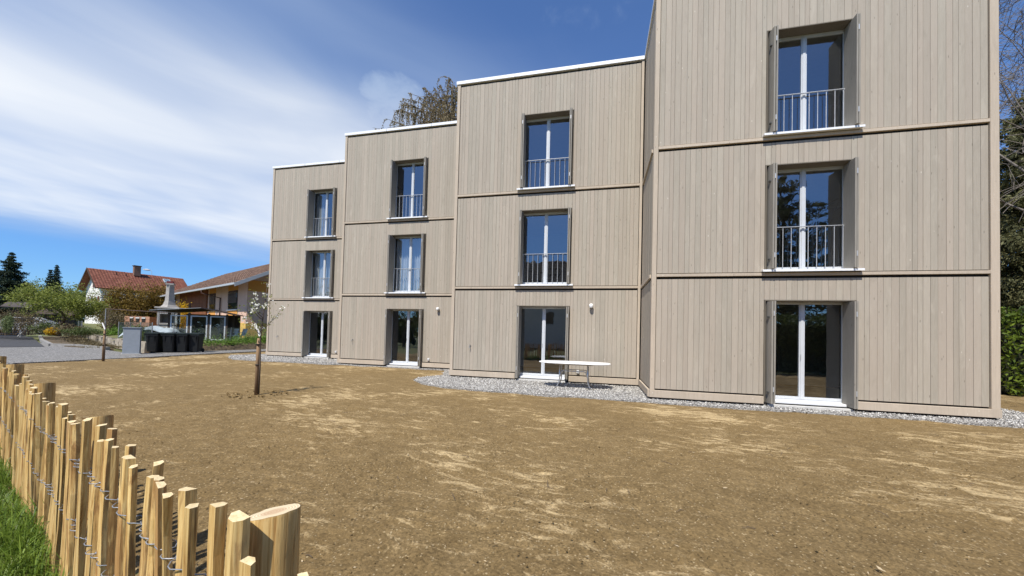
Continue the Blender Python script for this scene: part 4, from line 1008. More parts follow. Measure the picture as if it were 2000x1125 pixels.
def roof_tiles(parent, e0, e1, r0, r1, mat, rows, per, name='roof_tile', cap=280):
    """courses of tiles from eave e0-e1 to ridge r0-r1; near courses as single strips"""
    e0, e1, r0, r1 = map(Vector, (e0, e1, r0, r1)); nrm = (e1 - e0).cross(r0 - e0).normalized()
    if nrm.z < 0: nrm = -nrm
    slab = MB(); slab.slab([e0 - nrm * 0.03, e1 - nrm * 0.03, r1 - nrm * 0.03, r0 - nrm * 0.03], 0.14); slab.build('roof', mat, parent)
    tm = MB()
    for i in range(rows):
        f0, f1 = i / rows, (i + 1) / rows
        a0, a1 = e0.lerp(r0, f0), e1.lerp(r1, f0); b0_, b1_ = e0.lerp(r0, f1), e1.lerp(r1, f1)
        for j in range(per):
            g0, g1 = j / per, (j + 1) / per
            q = [a0.lerp(a1, g0 + 0.06 / per), a0.lerp(a1, g1 - 0.06 / per), b0_.lerp(b1_, g1 - 0.06 / per), b0_.lerp(b1_, g0 + 0.06 / per)]
            qm0, qm1 = (q[0] + q[1]) / 2, (q[3] + q[2]) / 2
            lo, hi = 0.075, 0.018
            v = [q[0] + nrm * (lo - 0.02), qm0 + nrm * (lo + 0.03), q[1] + nrm * (lo - 0.02), q[2] + nrm * hi, qm1 + nrm * (hi + 0.02), q[3] + nrm * hi, q[0] - nrm * 0.02, q[1] - nrm * 0.02]
            tm.add(v, [(0, 1, 4, 5), (1, 2, 3, 4), (6, 7, 2, 1, 0)])
    o = tm.build('roof_tiles', mat, parent); o['kind'] = 'stuff'

def house_box(mb, o, e1, e2, u0, u1, v0, v1, z0, z1):
    c = o + e1 * (u0 + u1) / 2 + e2 * (v0 + v1) / 2; mb.obox((c.x, c.y, (z0 + z1) / 2), e1 * (u1 - u0) / 2, e2 * (v1 - v0) / 2, (0, 0, (z1 - z0) / 2))

def white_house():
    O = Vector((-69.3, 62.2, 0)); e1 = Vector((0.479, 0.878, 0)); e2 = Vector((-0.878, 0.479, 0)); L, Wd, ez, rz, gz = 11.3, 8.0, 8.0, 10.9, 0.8
    t = empty('farm_house', (O.x, O.y, gz), 0, 'white two-storey house with red tiled roof and brick chimney beyond the garden', 'house')
    loc = Vector((O.x, O.y, gz))
    def P(u, v, z): return O + e1 * u + e2 * v + Vector((0, 0, z)) - loc
    mb = MB(); q = [P(0, 0, gz), P(L, 0, gz), P(L, Wd, gz), P(0, Wd, gz), P(0, 0, ez), P(L, 0, ez), P(L, Wd, ez), P(0, Wd, ez), P(0, Wd / 2, rz - 0.15), P(L, Wd / 2, rz - 0.15)]
    mb.add(q, [(0, 1, 5, 4), (1, 2, 6, 9, 5), (2, 3, 7, 6), (3, 0, 4, 8, 7)]); mb.build('wall', M['render_white'], t)
    ov = 0.9; sl = (rz - ez) / (Wd / 2)
    roof_tiles(t, P(-ov, -ov, ez - ov * sl), P(L + ov, -ov, ez - ov * sl), P(-ov, Wd / 2, rz), P(L + ov, Wd / 2, rz), M['tile_red'], 16, 34)
    roof_tiles(t, P(-ov, Wd + ov, ez - ov * sl), P(L + ov, Wd + ov, ez - ov * sl), P(-ov, Wd / 2, rz), P(L + ov, Wd / 2, rz), M['tile_red'], 6, 10)
    # barge boards on the gable
    for v0, v1 in ((-ov, Wd / 2), (Wd + ov, Wd / 2)):
        a, b = P(-ov - 0.05, v0, ez - ov * sl - 0.12), P(-ov - 0.05, v1, rz - 0.08); MB().obox((a + b) / 2, (b - a) / 2, e1 * 0.03, (0, 0, 0.16)).build('barge_board', M['wood_dark'], t)
    ch = MB(); c = P(5.1, Wd / 2 - 0.8, rz + 0.35); ch.obox(c, e1 * 0.45, e2 * 0.35, (0, 0, 0.9)); ck = ch.build('chimney', M['brick'], t)
    MB().obox(c + Vector((0, 0, 0.95)), e1 * 0.55, e2 * 0.45, (0, 0, 0.06)).build('chimney_cap', M['brownmetal'], ck)
    # windows on the gable with shutters
    for v, z, s in ((3.4, 8.2, 0.55), (2.0, 5.4, 0.6), (5.2, 5.4, 0.6)):
        w_ = MB(); w_.obox(P(-0.02, v, z), e1 * 0.03, e2 * s * 0.75, (0, 0, s)); wo_ = w_.build('window', M['frame'], t)
        MB().obox(P(-0.06, v, z), e1 * 0.012, e2 * s * 0.62, (0, 0, s * 0.85)).build('pane', M['dark_glass'], wo_)
        for sg in (-1, 1): MB().obox(P(-0.07, v + sg * s * 1.2, z), e1 * 0.02, e2 * s * 0.42, (0, 0, s * 1.05)).build('shutter', M['shutter_red'], wo_)
    # dark timber upper front below the eave
    tb = MB(); house_box(tb, O - loc, e1, e2, 1.6, 6.9, -0.06, 0.02, 5.1 - gz, 7.6 - gz); tb.build('timber_cladding', M['wood_dark'], t)
    for u in (2.6, 4.2, 5.6):
        w_ = MB(); w_.obox(P(u, -0.09, 6.4), e1 * 0.45, e2 * 0.02, (0, 0, 0.55)); wo_ = w_.build('window', M['frame'], t); MB().obox(P(u, -0.115, 6.4), e1 * 0.38, e2 * 0.006, (0, 0, 0.47)).build('pane', M['dark_glass'], wo_)
    # lean-to
    la, lb = 0.4, 6.5
    ln = MB(); house_box(ln, O - loc, e1, e2, la, lb, -3.0, -0.05, gz - gz, 3.6 - gz); ln.build('lean_to_wall', M['render_white'], t)
    roof_tiles(t, P(la - 0.4, -3.5, 3.5), P(lb + 0.4, -3.5, 3.5), P(la - 0.4, 0, 5.2), P(lb + 0.4, 0, 5.2), M['tile_red'], 8, 14)
    # roof vents and dormer window
    for u, f in ((2.4, 0.72), (3.6, 0.7)):
        c = P(u, Wd / 2 * f, ez + (rz - ez) * f + 0.25); MB().tube([c - Vector((0, 0, 0.3)), c + Vector((0, 0, 0.25))], 0.09, 10).build('roof_vent', M['brownmetal'], t)
    c = P(9.2, Wd / 2 * 0.62, ez + (rz - ez) * 0.62 + 0.15); nrm = (Vector((0, 0, 1)) * (Wd / 2) - e2 * (rz - ez)).normalized(); sd = (e2 * (Wd / 2) + Vector((0, 0, rz - ez))).normalized()
    k = MB().obox(c, e1 * 0.5, sd * 0.6, nrm * 0.1).build('skylight', M['gutter'], t); MB().obox(c + nrm * 0.105, e1 * 0.4, sd * 0.5, nrm * 0.004).build('pane', M['dark_glass'], k)
M['brick'] = vary('chimney_brick', (0.22, 0.13, 0.09), 0.3, 12, rough=0.9)
white_house()

def pink_house():
    O = Vector((-20.5, 28.5, 0)); e1 = Vector((-0.80, 0.60, 0)); e2 = Vector((0.60, 0.80, 0)); L, Wd, ez, rz, gz = 22.0, 10.0, 5.15, 8.05, 0.35
    loc = Vector((O.x, O.y, gz)); t = empty('garden_house', loc, 0, 'pink and orange rendered house with brown tiled roof beside the timber building', 'house')
    def P(u, v, z): return O + e1 * u + e2 * v + Vector((0, 0, z)) - loc
    mb = MB(); q = [P(0, 0, gz), P(L, 0, gz), P(L, Wd, gz), P(0, Wd, gz), P(0, 0, ez), P(L, 0, ez), P(L, Wd, ez), P(0, Wd, ez), P(0, Wd / 2, rz - 0.25), P(L, Wd / 2, rz - 0.25)]
    mb.add(q, [(0, 1, 5, 4), (1, 2, 6, 9, 5), (2, 3, 7, 6), (3, 0, 4, 8, 7)]); mb.build('wall', M['render_pink'], t)
    # coloured fields on the front: yellow base, orange upright panels
    def panel(u0, u1, z0, z1, mat, nm, pr=0.025):
        m = MB(); house_box(m, O - loc, e1, e2, u0, u1, -pr, 0.02, z0 - gz, z1 - gz); return m.build(nm, mat, t)
    panel(-0.03, 9.85, gz, 1.75, M['render_yellow'], 'base_panel', 0.03)
    g_ = MB(); house_box(g_, O - loc, e1, e2, -0.03, 0.02, 0.03, Wd, 0, 1.40); g_.build('base_panel', M['render_yellow'], t)
    g_ = MB(); house_box(g_, O - loc, e1, e2, -0.025, 0.02, 0.05, Wd, 4.25 - gz, 5.1 - gz); g_.build('gable_panel', M['render_orange'], t)
    panel(2.0, 4.3, 1.76, 2.75, M['render_orange'], 'spandrel'); panel(7.6, 9.4, 1.76, 2.75, M['render_orange'], 'spandrel')
    panel(2.0, 4.3, 4.42, 5.1, M['render_orange'], 'upper_panel'); panel(7.6, 9.4, 4.42, 5.1, M['render_orange'], 'upper_panel')
    for u0, u1 in ((2.0, 4.3), (7.6, 9.4)):
        fr = panel(u0 + 0.05, u1 - 0.05, 2.86, 4.40, M['wood_dark'], 'window', 0.02)
        m = MB(); house_box(m, O - loc, e1, e2, u0 + 0.12, u1 - 0.12, -0.045, -0.03, 2.93 - gz, 4.33 - gz); m.build('pane', M['dark_glass'], fr)
        m = MB(); house_box(m, O - loc, e1, e2, u0 - 0.05, u1 + 0.05, -0.10, 0.0, 2.765 - gz, 2.85 - gz); m.build('sill', M['render_white'], fr)
        m = MB()
        for k in range(9): house_box(m, O - loc, e1, e2, u0 + 0.1, u1 - 0.1, -0.075, -0.055, 3.4 + k * 0.105 - gz, 3.47 + k * 0.105 - gz)
        m.build('blind', M['brownmetal'], fr)
    tm = panel(9.9, 19.5, 1.2, 5.1, M['wood_red'], 'timber_cladding', 0.12)
    m = MB(); house_box(m, O - loc, e1, e2, 15.0, 15.8, -0.15, -0.121, 2.0 - gz, 3.6 - gz); m.build('barn_door', M['wood_dark'], t)
    sl = (rz - ez) / (Wd / 2); ov = 1.1
    roof_tiles(t, P(-1.2, -ov, ez - ov * sl + 0.15), P(L + 1.0, -ov, ez - ov * sl + 0.15), P(-1.2, Wd / 2, rz), P(L + 1.0, Wd / 2, rz), M['tile_brown'], 18, 60)
    roof_tiles(t, P(-1.2, Wd + ov, ez - ov * sl + 0.15), P(L + 1.0, Wd + ov, ez - ov * sl + 0.15), P(-1.2, Wd / 2, rz), P(L + 1.0, Wd / 2, rz), M['tile_brown'], 6, 12)
    a, b = P(-1.25, -ov - 0.08, ez - ov * sl + 0.08), P(L + 1.0, -ov - 0.08, ez - ov * sl + 0.08); MB().obox((a + b) / 2, (b - a) / 2, e2 * 0.07, (0, 0, 0.07)).build('gutter', M['gutter'], t)
    a, b = P(-1.27, -ov - 0.1, ez - ov * sl), P(-1.27, Wd / 2, rz - 0.12); MB().obox((a + b) / 2, (b - a) / 2, e1 * 0.03, (0, 0, 0.14)).build('barge_board', M['gutter'], t)
    dp = MB(); dp.tube([P(6.9, -ov - 0.1, ez - ov * sl), P(6.9, -ov - 0.1, ez - ov * sl - 0.25), P(6.0, -0.10, ez - ov * sl - 0.62), P(6.0, -0.10, gz + 0.1)], 0.055, 10); dp.build('downpipe', M['brownmetal'], t, True)
    c = P(1.0, Wd / 2 - 1.2, rz + 0.3); ck = MB().obox(c, e1 * 0.35, e2 * 0.35, (0, 0, 0.9)).build('chimney', M['gutter'], t); MB().obox(c + Vector((0, 0, 0.95)), e1 * 0.42, e2 * 0.42, (0, 0, 0.05)).build('chimney_cap', M['brownmetal'], ck)
pink_house()

# ------------------------------------------------------------------ garden sheds, fireplace and odds and ends
def glass_shed():
    c = at(402, 660, 25.5); base = Vector((c.x, c.y, GZ2)); t = empty('garden_shed', base, R(20), 'small dark garden shed with glazed panels and flat overhanging roof behind the bins', 'shed')
    W2, D2, h = 1.55, 1.2, 1.85
    for x in (-W2, -0.5, 0.55, W2):
        MB().box(x - 0.05, x + 0.05, -D2 - 0.05, -D2 + 0.05, -0.1, h).build('post', M['wood_dark'], t)
    for y in (0, D2): 
        for x in (-W2, W2): MB().box(x - 0.05, x + 0.05, y - 0.05, y + 0.05, -0.1, h).build('post', M['wood_dark'], t)
    MB().box(-W2, W2, D2 + 0.051, D2 + 0.08, 0, h).build('back_wall', M['wood_dark'], t)
    MB().box(-W2 - 0.08, -W2 - 0.051, -D2, D2, 0, 0.8).build('side_wall', M['wood_dark'], t)
    for x0, x1 in ((-W2 + 0.07, -0.57), (-0.43, 0.48), (0.62, W2 - 0.07)):
        f = MB(); y = -D2
        f.box(x0, x0 + 0.07, y - 0.03, y + 0.03, 0.1, h - 0.15); f.box(x1 - 0.07, x1, y - 0.03, y + 0.03, 0.1, h - 0.15); f.box(x0 + 0.07, x1 - 0.07, y - 0.029, y + 0.03, 0.1, 0.17); f.box(x0 + 0.07, x1 - 0.07, y - 0.029, y + 0.03, h - 0.22, h - 0.15)
        fo = f.build('glazed_panel', M['frame'], t)
        MB().add([(x0 + 0.07, y, 0.17), (x1 - 0.07, y, 0.17), (x1 - 0.07, y, h - 0.22), (x0 + 0.07, y, h - 0.22)], [(0, 1, 2, 3)]).build('pane', M['dark_glass'], fo)
    r = MB(); r.add([(-W2 - 0.75, -D2 - 0.5, h + 0.06), (W2 + 0.55, -D2 - 0.5, h - 0.06), (W2 + 0.55, D2 + 0.4, h - 0.06), (-W2 - 0.75, D2 + 0.4, h + 0.06), (0.3, -D2 - 0.5, h + 0.32), (0.3, D2 + 0.4, h + 0.32)], [(0, 4, 5, 3), (4, 1, 2, 5), (3, 5, 2, 1, 4, 0)])
    rf = r.build('roof', M['wood_dark'], t)
    s = MB(); s.add([(-W2 - 0.78, -D2 - 0.55, h + 0.08), (0.3, -D2 - 0.55, h + 0.345), (0.3, D2 + 0.4, h + 0.345), (-W2 - 0.78, D2 + 0.4, h + 0.08), (-W2 - 0.78, -D2 - 0.55, h + 0.10), (0.3, -D2 - 0.55, h + 0.365), (0.3, D2 + 0.4, h + 0.365), (-W2 - 0.78, D2 + 0.4, h + 0.10)], [(3, 2, 1, 0), (4, 5, 6, 7), (0, 1, 5, 4), (1, 2, 6, 5), (2, 3, 7, 6), (3, 0, 4, 7)]); s.build('roof_sheet', M['gutter'], rf)
glass_shed()
def fireplace():
    c = at(329, 640, 26.5); t = empty('garden_fireplace', (c.x, c.y, GZ2), R(30), 'grey stone garden fireplace with a tall tapering chimney', 'fireplace'); t.scale = (0.86, 0.86, 1.24); m = M['firestone']
    b = MB(); b.box(-0.55, 0.55, -0.45, 0.45, 0, 0.85); b.box(-0.62, 0.62, -0.5, 0.5, 0.85, 0.95); b.build('base', m, t)
    h = MB(); h.box(-0.62, -0.45, -0.5, 0.5, 0.95, 1.75); h.box(0.45, 0.62, -0.5, 0.5, 0.95, 1.75); h.box(-0.45, 0.45, 0.35, 0.5, 0.95, 1.75); h.box(-0.449, 0.449, -0.5, 0.35, 1.45, 1.75); h.build('hearth', m, t)
    g_ = MB()
    for k in range(9): g_.box(-0.4 + k * 0.1 - 0.02, -0.4 + k * 0.1 + 0.02, -0.52, -0.501, 1.47, 1.70)
    for k in range(9): g_.box(-0.4 + k * 0.1 - 0.02, -0.4 + k * 0.1 + 0.02, -0.47, -0.451, 0.35, 0.62)
    g_.build('relief_bars', M['concrete'], t)
    MB().box(-0.78, 0.78, -0.62, 0.62, 1.75, 1.86, 0.02).build('mantel', m, t)
    ck = MB(); ck.lathe([(0.60, 1.86), (0.42, 2.0), (0.31, 2.25), (0.27, 2.7), (0.26, 3.15)], 4, (0, 0, 0)); o = ck.build('chimney', m, t); o.rotation_euler = (0, 0, 0)
    MB().box(-0.26, 0.26, -0.26, 0.26, 3.15, 3.24).build('chimney_cap', m, t); MB().box(-0.2, 0.2, -0.2, 0.2, 3.241, 3.36).build('chimney_top', M['shutter_red'], t)
M['firestone'] = vary('grey_cast_stone', (0.33, 0.31, 0.28), 0.18, 5, rough=0.9, bump=0.3)
fireplace()
def pink_shed():
    a = at(243, 622, 33); t = empty('block_shed', (a.x, a.y, 0.9), 0, 'low salmon-coloured timber garden box with three small dark openings on the bank', 'garden box')
    d1 = (at(292, 622, 33.3) - a); d1.z = 0; e1 = d1.normalized(); L = d1.length; d2 = at(312, 622, 36.5) - at(292, 622, 33.3); d2.z = 0; e2 = d2.normalized(); L2 = d2.length + 0.8
    for i in range(5):
        m = MB(); z0 = -0.1 + i * 0.27; m.obox(e1 * L / 2 + e2 * L2 / 2 + Vector((0, 0, z0 + 0.13)), e1 * (L / 2 - 0.003 * (i % 2)), e2 * (L2 / 2), (0, 0, 0.128)); m.build('plank', M['salmon'], t)
    for k in range(3):
        c = e1 * (L * (0.28 + 0.24 * k)) - e2 * 0.012 + Vector((0, 0, 0.98)); m = MB(); m.obox(c, e1 * 0.14, e2 * 0.02, (0, 0, 0.22)); o = m.build('opening', M['dark_void'], t)
        MB().obox(c + Vector((0, 0, 0.13)) - e2 * 0.025, e1 * 0.15, e2 * 0.008, (0, 0, 0.05)).build('opening_trim', M['render_white'], o)
M['salmon'] = vary('salmon_timber', (0.50, 0.27, 0.17), 0.12, 4, rough=0.8)
pink_shed()
def frame_pipe():
    a, b = at(207, 603, 24.0), at(345, 612, 25.2); t = empty('pipe_frame', (a.x, a.y, GZ2), 0, 'thin grey pipe frame standing over the vegetable garden', 'pipe frame'); o = Vector((a.x, a.y, GZ2))
    MB().tube([a - o, b - o], 0.024, 8).build('crossbar', M['brownmetal'], t)
    for f in (0.0, 0.74, 0.97):
        p_ = a.lerp(b, f) - o; MB().tube([Vector((p_.x, p_.y, -0.1)), p_], 0.026, 8).build('post', M['pipe'], t)
frame_pipe()
def tarp():
    c = at(300, 650, 23.0); n = 26; X, Y = np.meshgrid(np.linspace(-1.25, 1.25, n), np.linspace(-0.9, 0.9, n))
    z = 0.95 - 0.35 * np.abs(X) * 0.6 - 0.55 * np.clip(np.abs(Y) - 0.45, 0, 1) - 0.8 * np.clip(np.abs(X) - 1.0, 0, 1) + (vnoise(X * 4, Y * 4, 3) - 0.5) * 0.16
    V = np.stack([X, Y, z], -1).reshape(-1, 3); i = (np.arange(n - 1)[:, None] * n + np.arange(n - 1)[None]).reshape(-1)
    t = empty('covered_pile', (c.x, c.y, GZ2), R(25), 'pile under a pale silver tarpaulin behind the grey cabinet', 'tarpaulin')
    o = np_mesh('tarpaulin', V, np.stack([i, i + 1, i + n + 1, i + n], 1), M['tarp'], t, True)
    MB().box(-1.1, 1.1, -0.6, 0.6, 0, 0.62).build('pile', M['wood_dark'], t)
M['tarp'] = vary('silver_tarp', (0.34, 0.39, 0.40), 0.2, 6, rough=0.5)
tarp()
def chair(px, Y, lab, rz):
    c = at(px, 655, Y); t = empty('garden_chair', (c.x, c.y, GZ2), rz, lab, 'chair', 'white garden chairs by the yellow wall'); m = M['plastic_white']
    MB().box(-0.25, 0.25, -0.24, 0.24, 0.40, 0.44, 0.01).build('seat', m, t)
    b = MB(); b.obox((0, 0.27, 0.66), (0.25, 0, 0), (0, 0.018, 0), (0, 0.07, 0.24)); b.build('backrest', m, t)
    for x in (-0.22, 0.22):
        for y in (-0.21, 0.21): MB().box(x - 0.02, x + 0.02, y - 0.02, y + 0.02, 0, 0.399).build('leg', m, t)
        MB().box(x - 0.03, x + 0.03, -0.22, 0.24, 0.62, 0.65).build('armrest', m, t)
chair(453, 25.9, 'white garden chair left of the pair by the yellow house wall', R(10)); chair(469, 26.3, 'white garden chair right of the pair by the yellow house wall', R(-25))
def dark_shed(px0, px1, ytop, Y, lab, zb, mat, roofmat, name='shed', depth=4.0):
    a, b = at(px0, ytop, Y), at(px1, ytop, Y + 1.2); zt = (a.z + b.z) / 2; e1 = (b - a); e1.z = 0; L = e1.length; e1.normalize(); e2 = Vector((-e1.y, e1.x, 0))
    t = empty(name, (a.x, a.y, zb), 0, lab, 'shed'); h = zt - zb
    m = MB(); m.obox(e1 * L / 2 + e2 * depth / 2 + Vector((0, 0, h / 2 - 0.15)), e1 * (L / 2 - 0.3), e2 * (depth / 2 - 0.2), (0, 0, h / 2 - 0.16)); m.build('wall', mat, t)
    n = max(4, int(L / 0.45))
    for i in range(n):
        c = e1 * (0.3 + (L - 0.6) * (i + 0.5) / n) + e2 * 0.185 + Vector((0, 0, h / 2 - 0.15)); MB().obox(c, e1 * ((L - 0.6) / n / 2 - 0.012), e2 * 0.012, (0, 0, h / 2 - 0.18)).build('plank', mat, t)
    r = MB(); q = [Vector((0, 0, h - 0.1)) - e1 * 0.2 - e2 * 0.3, e1 * (L + 0.2) - e2 * 0.3 + Vector((0, 0, h - 0.1)), e1 * (L + 0.2) + e2 * depth / 2 + Vector((0, 0, h + 0.5)), -e1 * 0.2 + e2 * depth / 2 + Vector((0, 0, h + 0.5))]
    r.slab(q, 0.1); q2 = [q[3], q[2], e1 * (L + 0.2) + e2 * (depth + 0.3) + Vector((0, 0, h - 0.1)), -e1 * 0.2 + e2 * (depth + 0.3) + Vector((0, 0, h - 0.1))]; r.slab(q2, 0.1); r.build('roof', roofmat, t)
dark_shed(8, 66, 598, 36, 'dark low shed with black roof under the big conifer at the left edge', 0.4, M['wood_dark'], M['tile_dark'])
dark_shed(76, 136, 612, 37, 'dark timber shed behind the spreading green tree', 0.4, M['wood_dark'], M['wood_dark'], depth=3)
def car():
    c = at(42, 625, 32); t = empty('parked_car', (c.x, c.y, 0.35), R(35), 'light silver parked car half hidden by shrubs at the far left', 'car')
    prof = [(-2.1, 0.35), (-2.1, 0.75), (-1.9, 0.95), (-1.0, 1.02), (-0.45, 1.42), (0.9, 1.46), (1.75, 1.05), (2.1, 0.95), (2.15, 0.4)]
    mb = MB(); n = len(prof); vs = [(x, -0.82 if z < 1.1 else -0.66, z) for x, z in prof] + [(x, 0.82 if z < 1.1 else 0.66, z) for x, z in prof]
    mb.add(vs, [tuple(range(n)), tuple(range(2 * n - 1, n - 1, -1))] + [(i, n + i, n + (i + 1) % n, (i + 1) % n) for i in range(n)]); mb.build('body', M['carpaint'], t)
    for s_ in (-1, 1):
        MB().add([(-0.85, s_ * 0.835, 1.05), (1.35, s_ * 0.835, 1.05), (0.85, s_ * 0.69, 1.41), (-0.4, s_ * 0.69, 1.38)], [(0, 1, 2, 3) if s_ < 0 else (3, 2, 1, 0)]).build('side_window', M['dark_glass_solid'], t)
        for x in (-1.35, 1.35):
            wl = MB().tube([(x, s_ * 0.70, 0.32), (x, s_ * 0.86, 0.32)], 0.32, 18).build('wheel', M['rubber'], t); MB().tube([(x, s_ * 0.861, 0.32), (x, s_ * 0.87, 0.32)], 0.19, 14).build('rim', M['steel'], wl)
    MB().add([(-1.0, -0.7, 1.045), (-1.0, 0.7, 1.045), (-0.47, 0.6, 1.425), (-0.47, -0.6, 1.425)], [(3, 2, 1, 0)]).build('windscreen', M['dark_glass_solid'], t)
M['carpaint'] = vary('silver_car_paint', (0.62, 0.64, 0.66), 0.02, rough=0.25, spec=0.6); M['dark_glass_solid'] = vary('car_glass', (0.03, 0.035, 0.04), 0.05, rough=0.06, spec=0.8)
car()
def skip():
    a = gnd(14, 657, -0.05); t = empty('dark_crate', (a.x * 0.96, a.y * 0.96, -0.03), R(38), 'dark grey slatted container standing by the asphalt at the left edge', 'container')
    MB().box(-0.95, 0.95, -0.6, 0.6, 0.1, 0.95).build('body', M['cabinet2'], t)
    for x in (-0.9, 0.9): MB().box(x - 0.05, x + 0.05, -0.66, -0.601, 0.0, 1.0).build('post', M['pipe'], t)
    for k in range(4): MB().box(-0.85, 0.85, -0.63, -0.601, 0.15 + k * 0.21, 0.29 + k * 0.21).build('slat', M['bin'], t)
skip()
def street_lamp():
    a = at(288, 527, 74); t = empty('street_lamp', (a.x, a.y, 0.8), 0, 'distant street lamp whose pale head shows above the red roof', 'street lamp'); h = a.z - 0.8
    MB().tube([(0.9, 0, 0), (0.9, 0, h - 0.3), (0.6, 0, h), (0, 0, h)], [0.03, 0.025, 0.02, 0.02], 8).build('pole', M['gutter'], t)
    MB().lathe([(0.1, 0.16), (0.55, 0.05), (0.6, -0.02), (0.4, -0.1), (0.1, -0.12)], 14, (-0.1, 0, h)).build('lamp_head', M['plastic_white'], t, True)
street_lamp()

# ------------------------------------------------------------------ trees, hedges, shrubs
def grow(mb, p, d, L, r, depth, rr, tips, spread=0.6, droop=0.0, kids=(2, 3), sides=6, shrink=0.72, mids=None, rmin=0.0):
    n = 4; pts = [p]; q = p; dd = d.normalized()
    for i in range(n):
        dd = (dd + Vector((rr.gauss(0, 0.09), rr.gauss(0, 0.09), rr.gauss(0, 0.06) - droop))).normalized(); q = q + dd * (L / n); pts.append(q)
    r1 = max(r * 0.62, rmin); mb.tube(pts, [r + (r1 - r) * i / n for i in range(n + 1)], max(3, sides), False)
    if mids is not None: mids += pts[2:]
    if depth == 0: tips.append(q); return
    for k in range(rr.randint(*kids)):
        a = Vector((rr.gauss(0, 1), rr.gauss(0, 1), rr.gauss(0, 0.6))); a -= dd * a.dot(dd); a.normalize()
        s_ = rr.uniform(0.5, 1.2) * spread; start = pts[-1] if k < 2 else pts[rr.randint(2, n)]
        grow(mb, start, dd * math.cos(s_) + a * math.sin(s_), L * shrink * rr.uniform(0.8, 1.2), r1 * 0.8, depth - 1, rr, tips, spread, droop, kids, sides - 1, shrink, mids, rmin)

def leafy_tree(name, label, base, h, cr, cz, mat, seed, n, size, group=None, bark='bark', lean=(0, 0), flat=0.75, depth=4, aspect=0.55, cat='tree', thick=0.13):
    """trunk and limbs reach into an uneven crown made of many small leaves gathered in clumps"""
    rr = random.Random(seed); t = empty(name, base, 0, label, cat, group); tb = MB(); tips = []; mids = []
    th = max(0.3, cz - cr * flat * 0.55)
    tb.tube([(0, 0, -0.2), (lean[0] * 0.4, lean[1] * 0.4, th * 0.5), (lean[0], lean[1], th)], [thick * 1.25, thick, thick * 0.8], 9, False)
    for k in range(6):
        a = k * 1.05 + rr.uniform(-0.3, 0.3); grow(tb, Vector((lean[0], lean[1], th * rr.uniform(0.8, 1))), Vector((math.cos(a), math.sin(a), rr.uniform(0.35, 1.2))), cr * 0.42, thick * 0.5, depth - 1, rr, tips, 0.55, 0.0, (2, 3), 6, 0.72, mids)
    tb.build('trunk', M[bark], t, True)
    C = Vector((lean[0], lean[1], cz)); P_ = []
    for q in tips + mids:
        v = q - C; e = math.sqrt((v.x / cr) ** 2 + (v.y / cr) ** 2 + (v.z / (cr * flat)) ** 2)
        if e > 1.08: q = C + v * (1.08 / e)
        P_.append(q)
    for k in range(max(60, n // 120)):
        a, b_ = rr.uniform(0, 6.28), math.acos(rr.uniform(-0.75, 1)); rad = rr.uniform(0.55, 1.0) * (1 + 0.16 * math.sin(3 * a + seed) + 0.10 * math.sin(5 * a + 2 * b_))
        P_.append(C + Vector((cr * rad * math.sin(b_) * math.cos(a), cr * rad * math.sin(b_) * math.sin(a), cr * flat * rad * math.cos(b_))))
    P_ = np.array(P_); idx = rng.integers(0, len(P_), n); c = P_[idx] + rng.normal(size=(n, 3)) * cr * 0.085
    v, f = leaf_quads(c, size, aspect); np_mesh('crown', v, f, mat, t)
    return t

def conifer(name, label, base, h, rad, mat, seed, dens=1.0, group=None, layered=False, start=0.08, size=0.30, per=4):
    rr = random.Random(seed); t = empty(name, base, 0, label, 'conifer', group); tb = MB(); tb.tube([(0, 0, -0.2), (0, 0, h * 0.5), (0, 0, h * 0.985)], [h * 0.02, h * 0.012, 0.02], 8, False)
    cs = []; lev = int((26 if not layered else 15) * max(0.7, h / 10))
    for i in range(lev):
        f = i / (lev - 1); z = h * (start + (0.97 - start) * f); R0 = rad * (1 - f) ** (0.8 if not layered else 0.6) * (0.75 + 0.25 * math.sin(i * 2.1 + seed)) + 0.12
        nb = rr.randint(7, 10)
        for k in range(nb):
            a = 2 * math.pi * (k + rr.random()) / nb; L = R0 * rr.uniform(0.65, 1.15); m = max(4, int(L * 11 * dens)); dr = rr.uniform(0.18, 0.42) if not layered else rr.uniform(-0.05, 0.12)
            end = Vector((math.cos(a) * L, math.sin(a) * L, z - L * dr + 0.10 * L)); tb.tube([(0, 0, z), (end.x * 0.5, end.y * 0.5, z - L * dr * 0.6), end], [0.03 + 0.012 * L, 0.02, 0.006], 4, False)
            for j in range(m):
                g_ = (j + rr.random()) / m; g_ = g_ ** 0.75; w_ = 0.16 * L * (1.15 - g_) + 0.07
                for q in range(per):
                    cs.append((math.cos(a) * L * g_ + rr.gauss(0, w_), math.sin(a) * L * g_ + rr.gauss(0, w_), z - L * dr * g_ + 0.10 * L * g_ ** 2 + rr.gauss(0, 0.05 + (0.05 if layered else 0.10) * L * 0.3)))
    tb.build('trunk', M['bark'], t, True); c = np.array(cs)
    v, f = leaf_quads(c, size, 0.30, 0, 0.5)
    np_mesh('crown', v, f, mat, t); return t

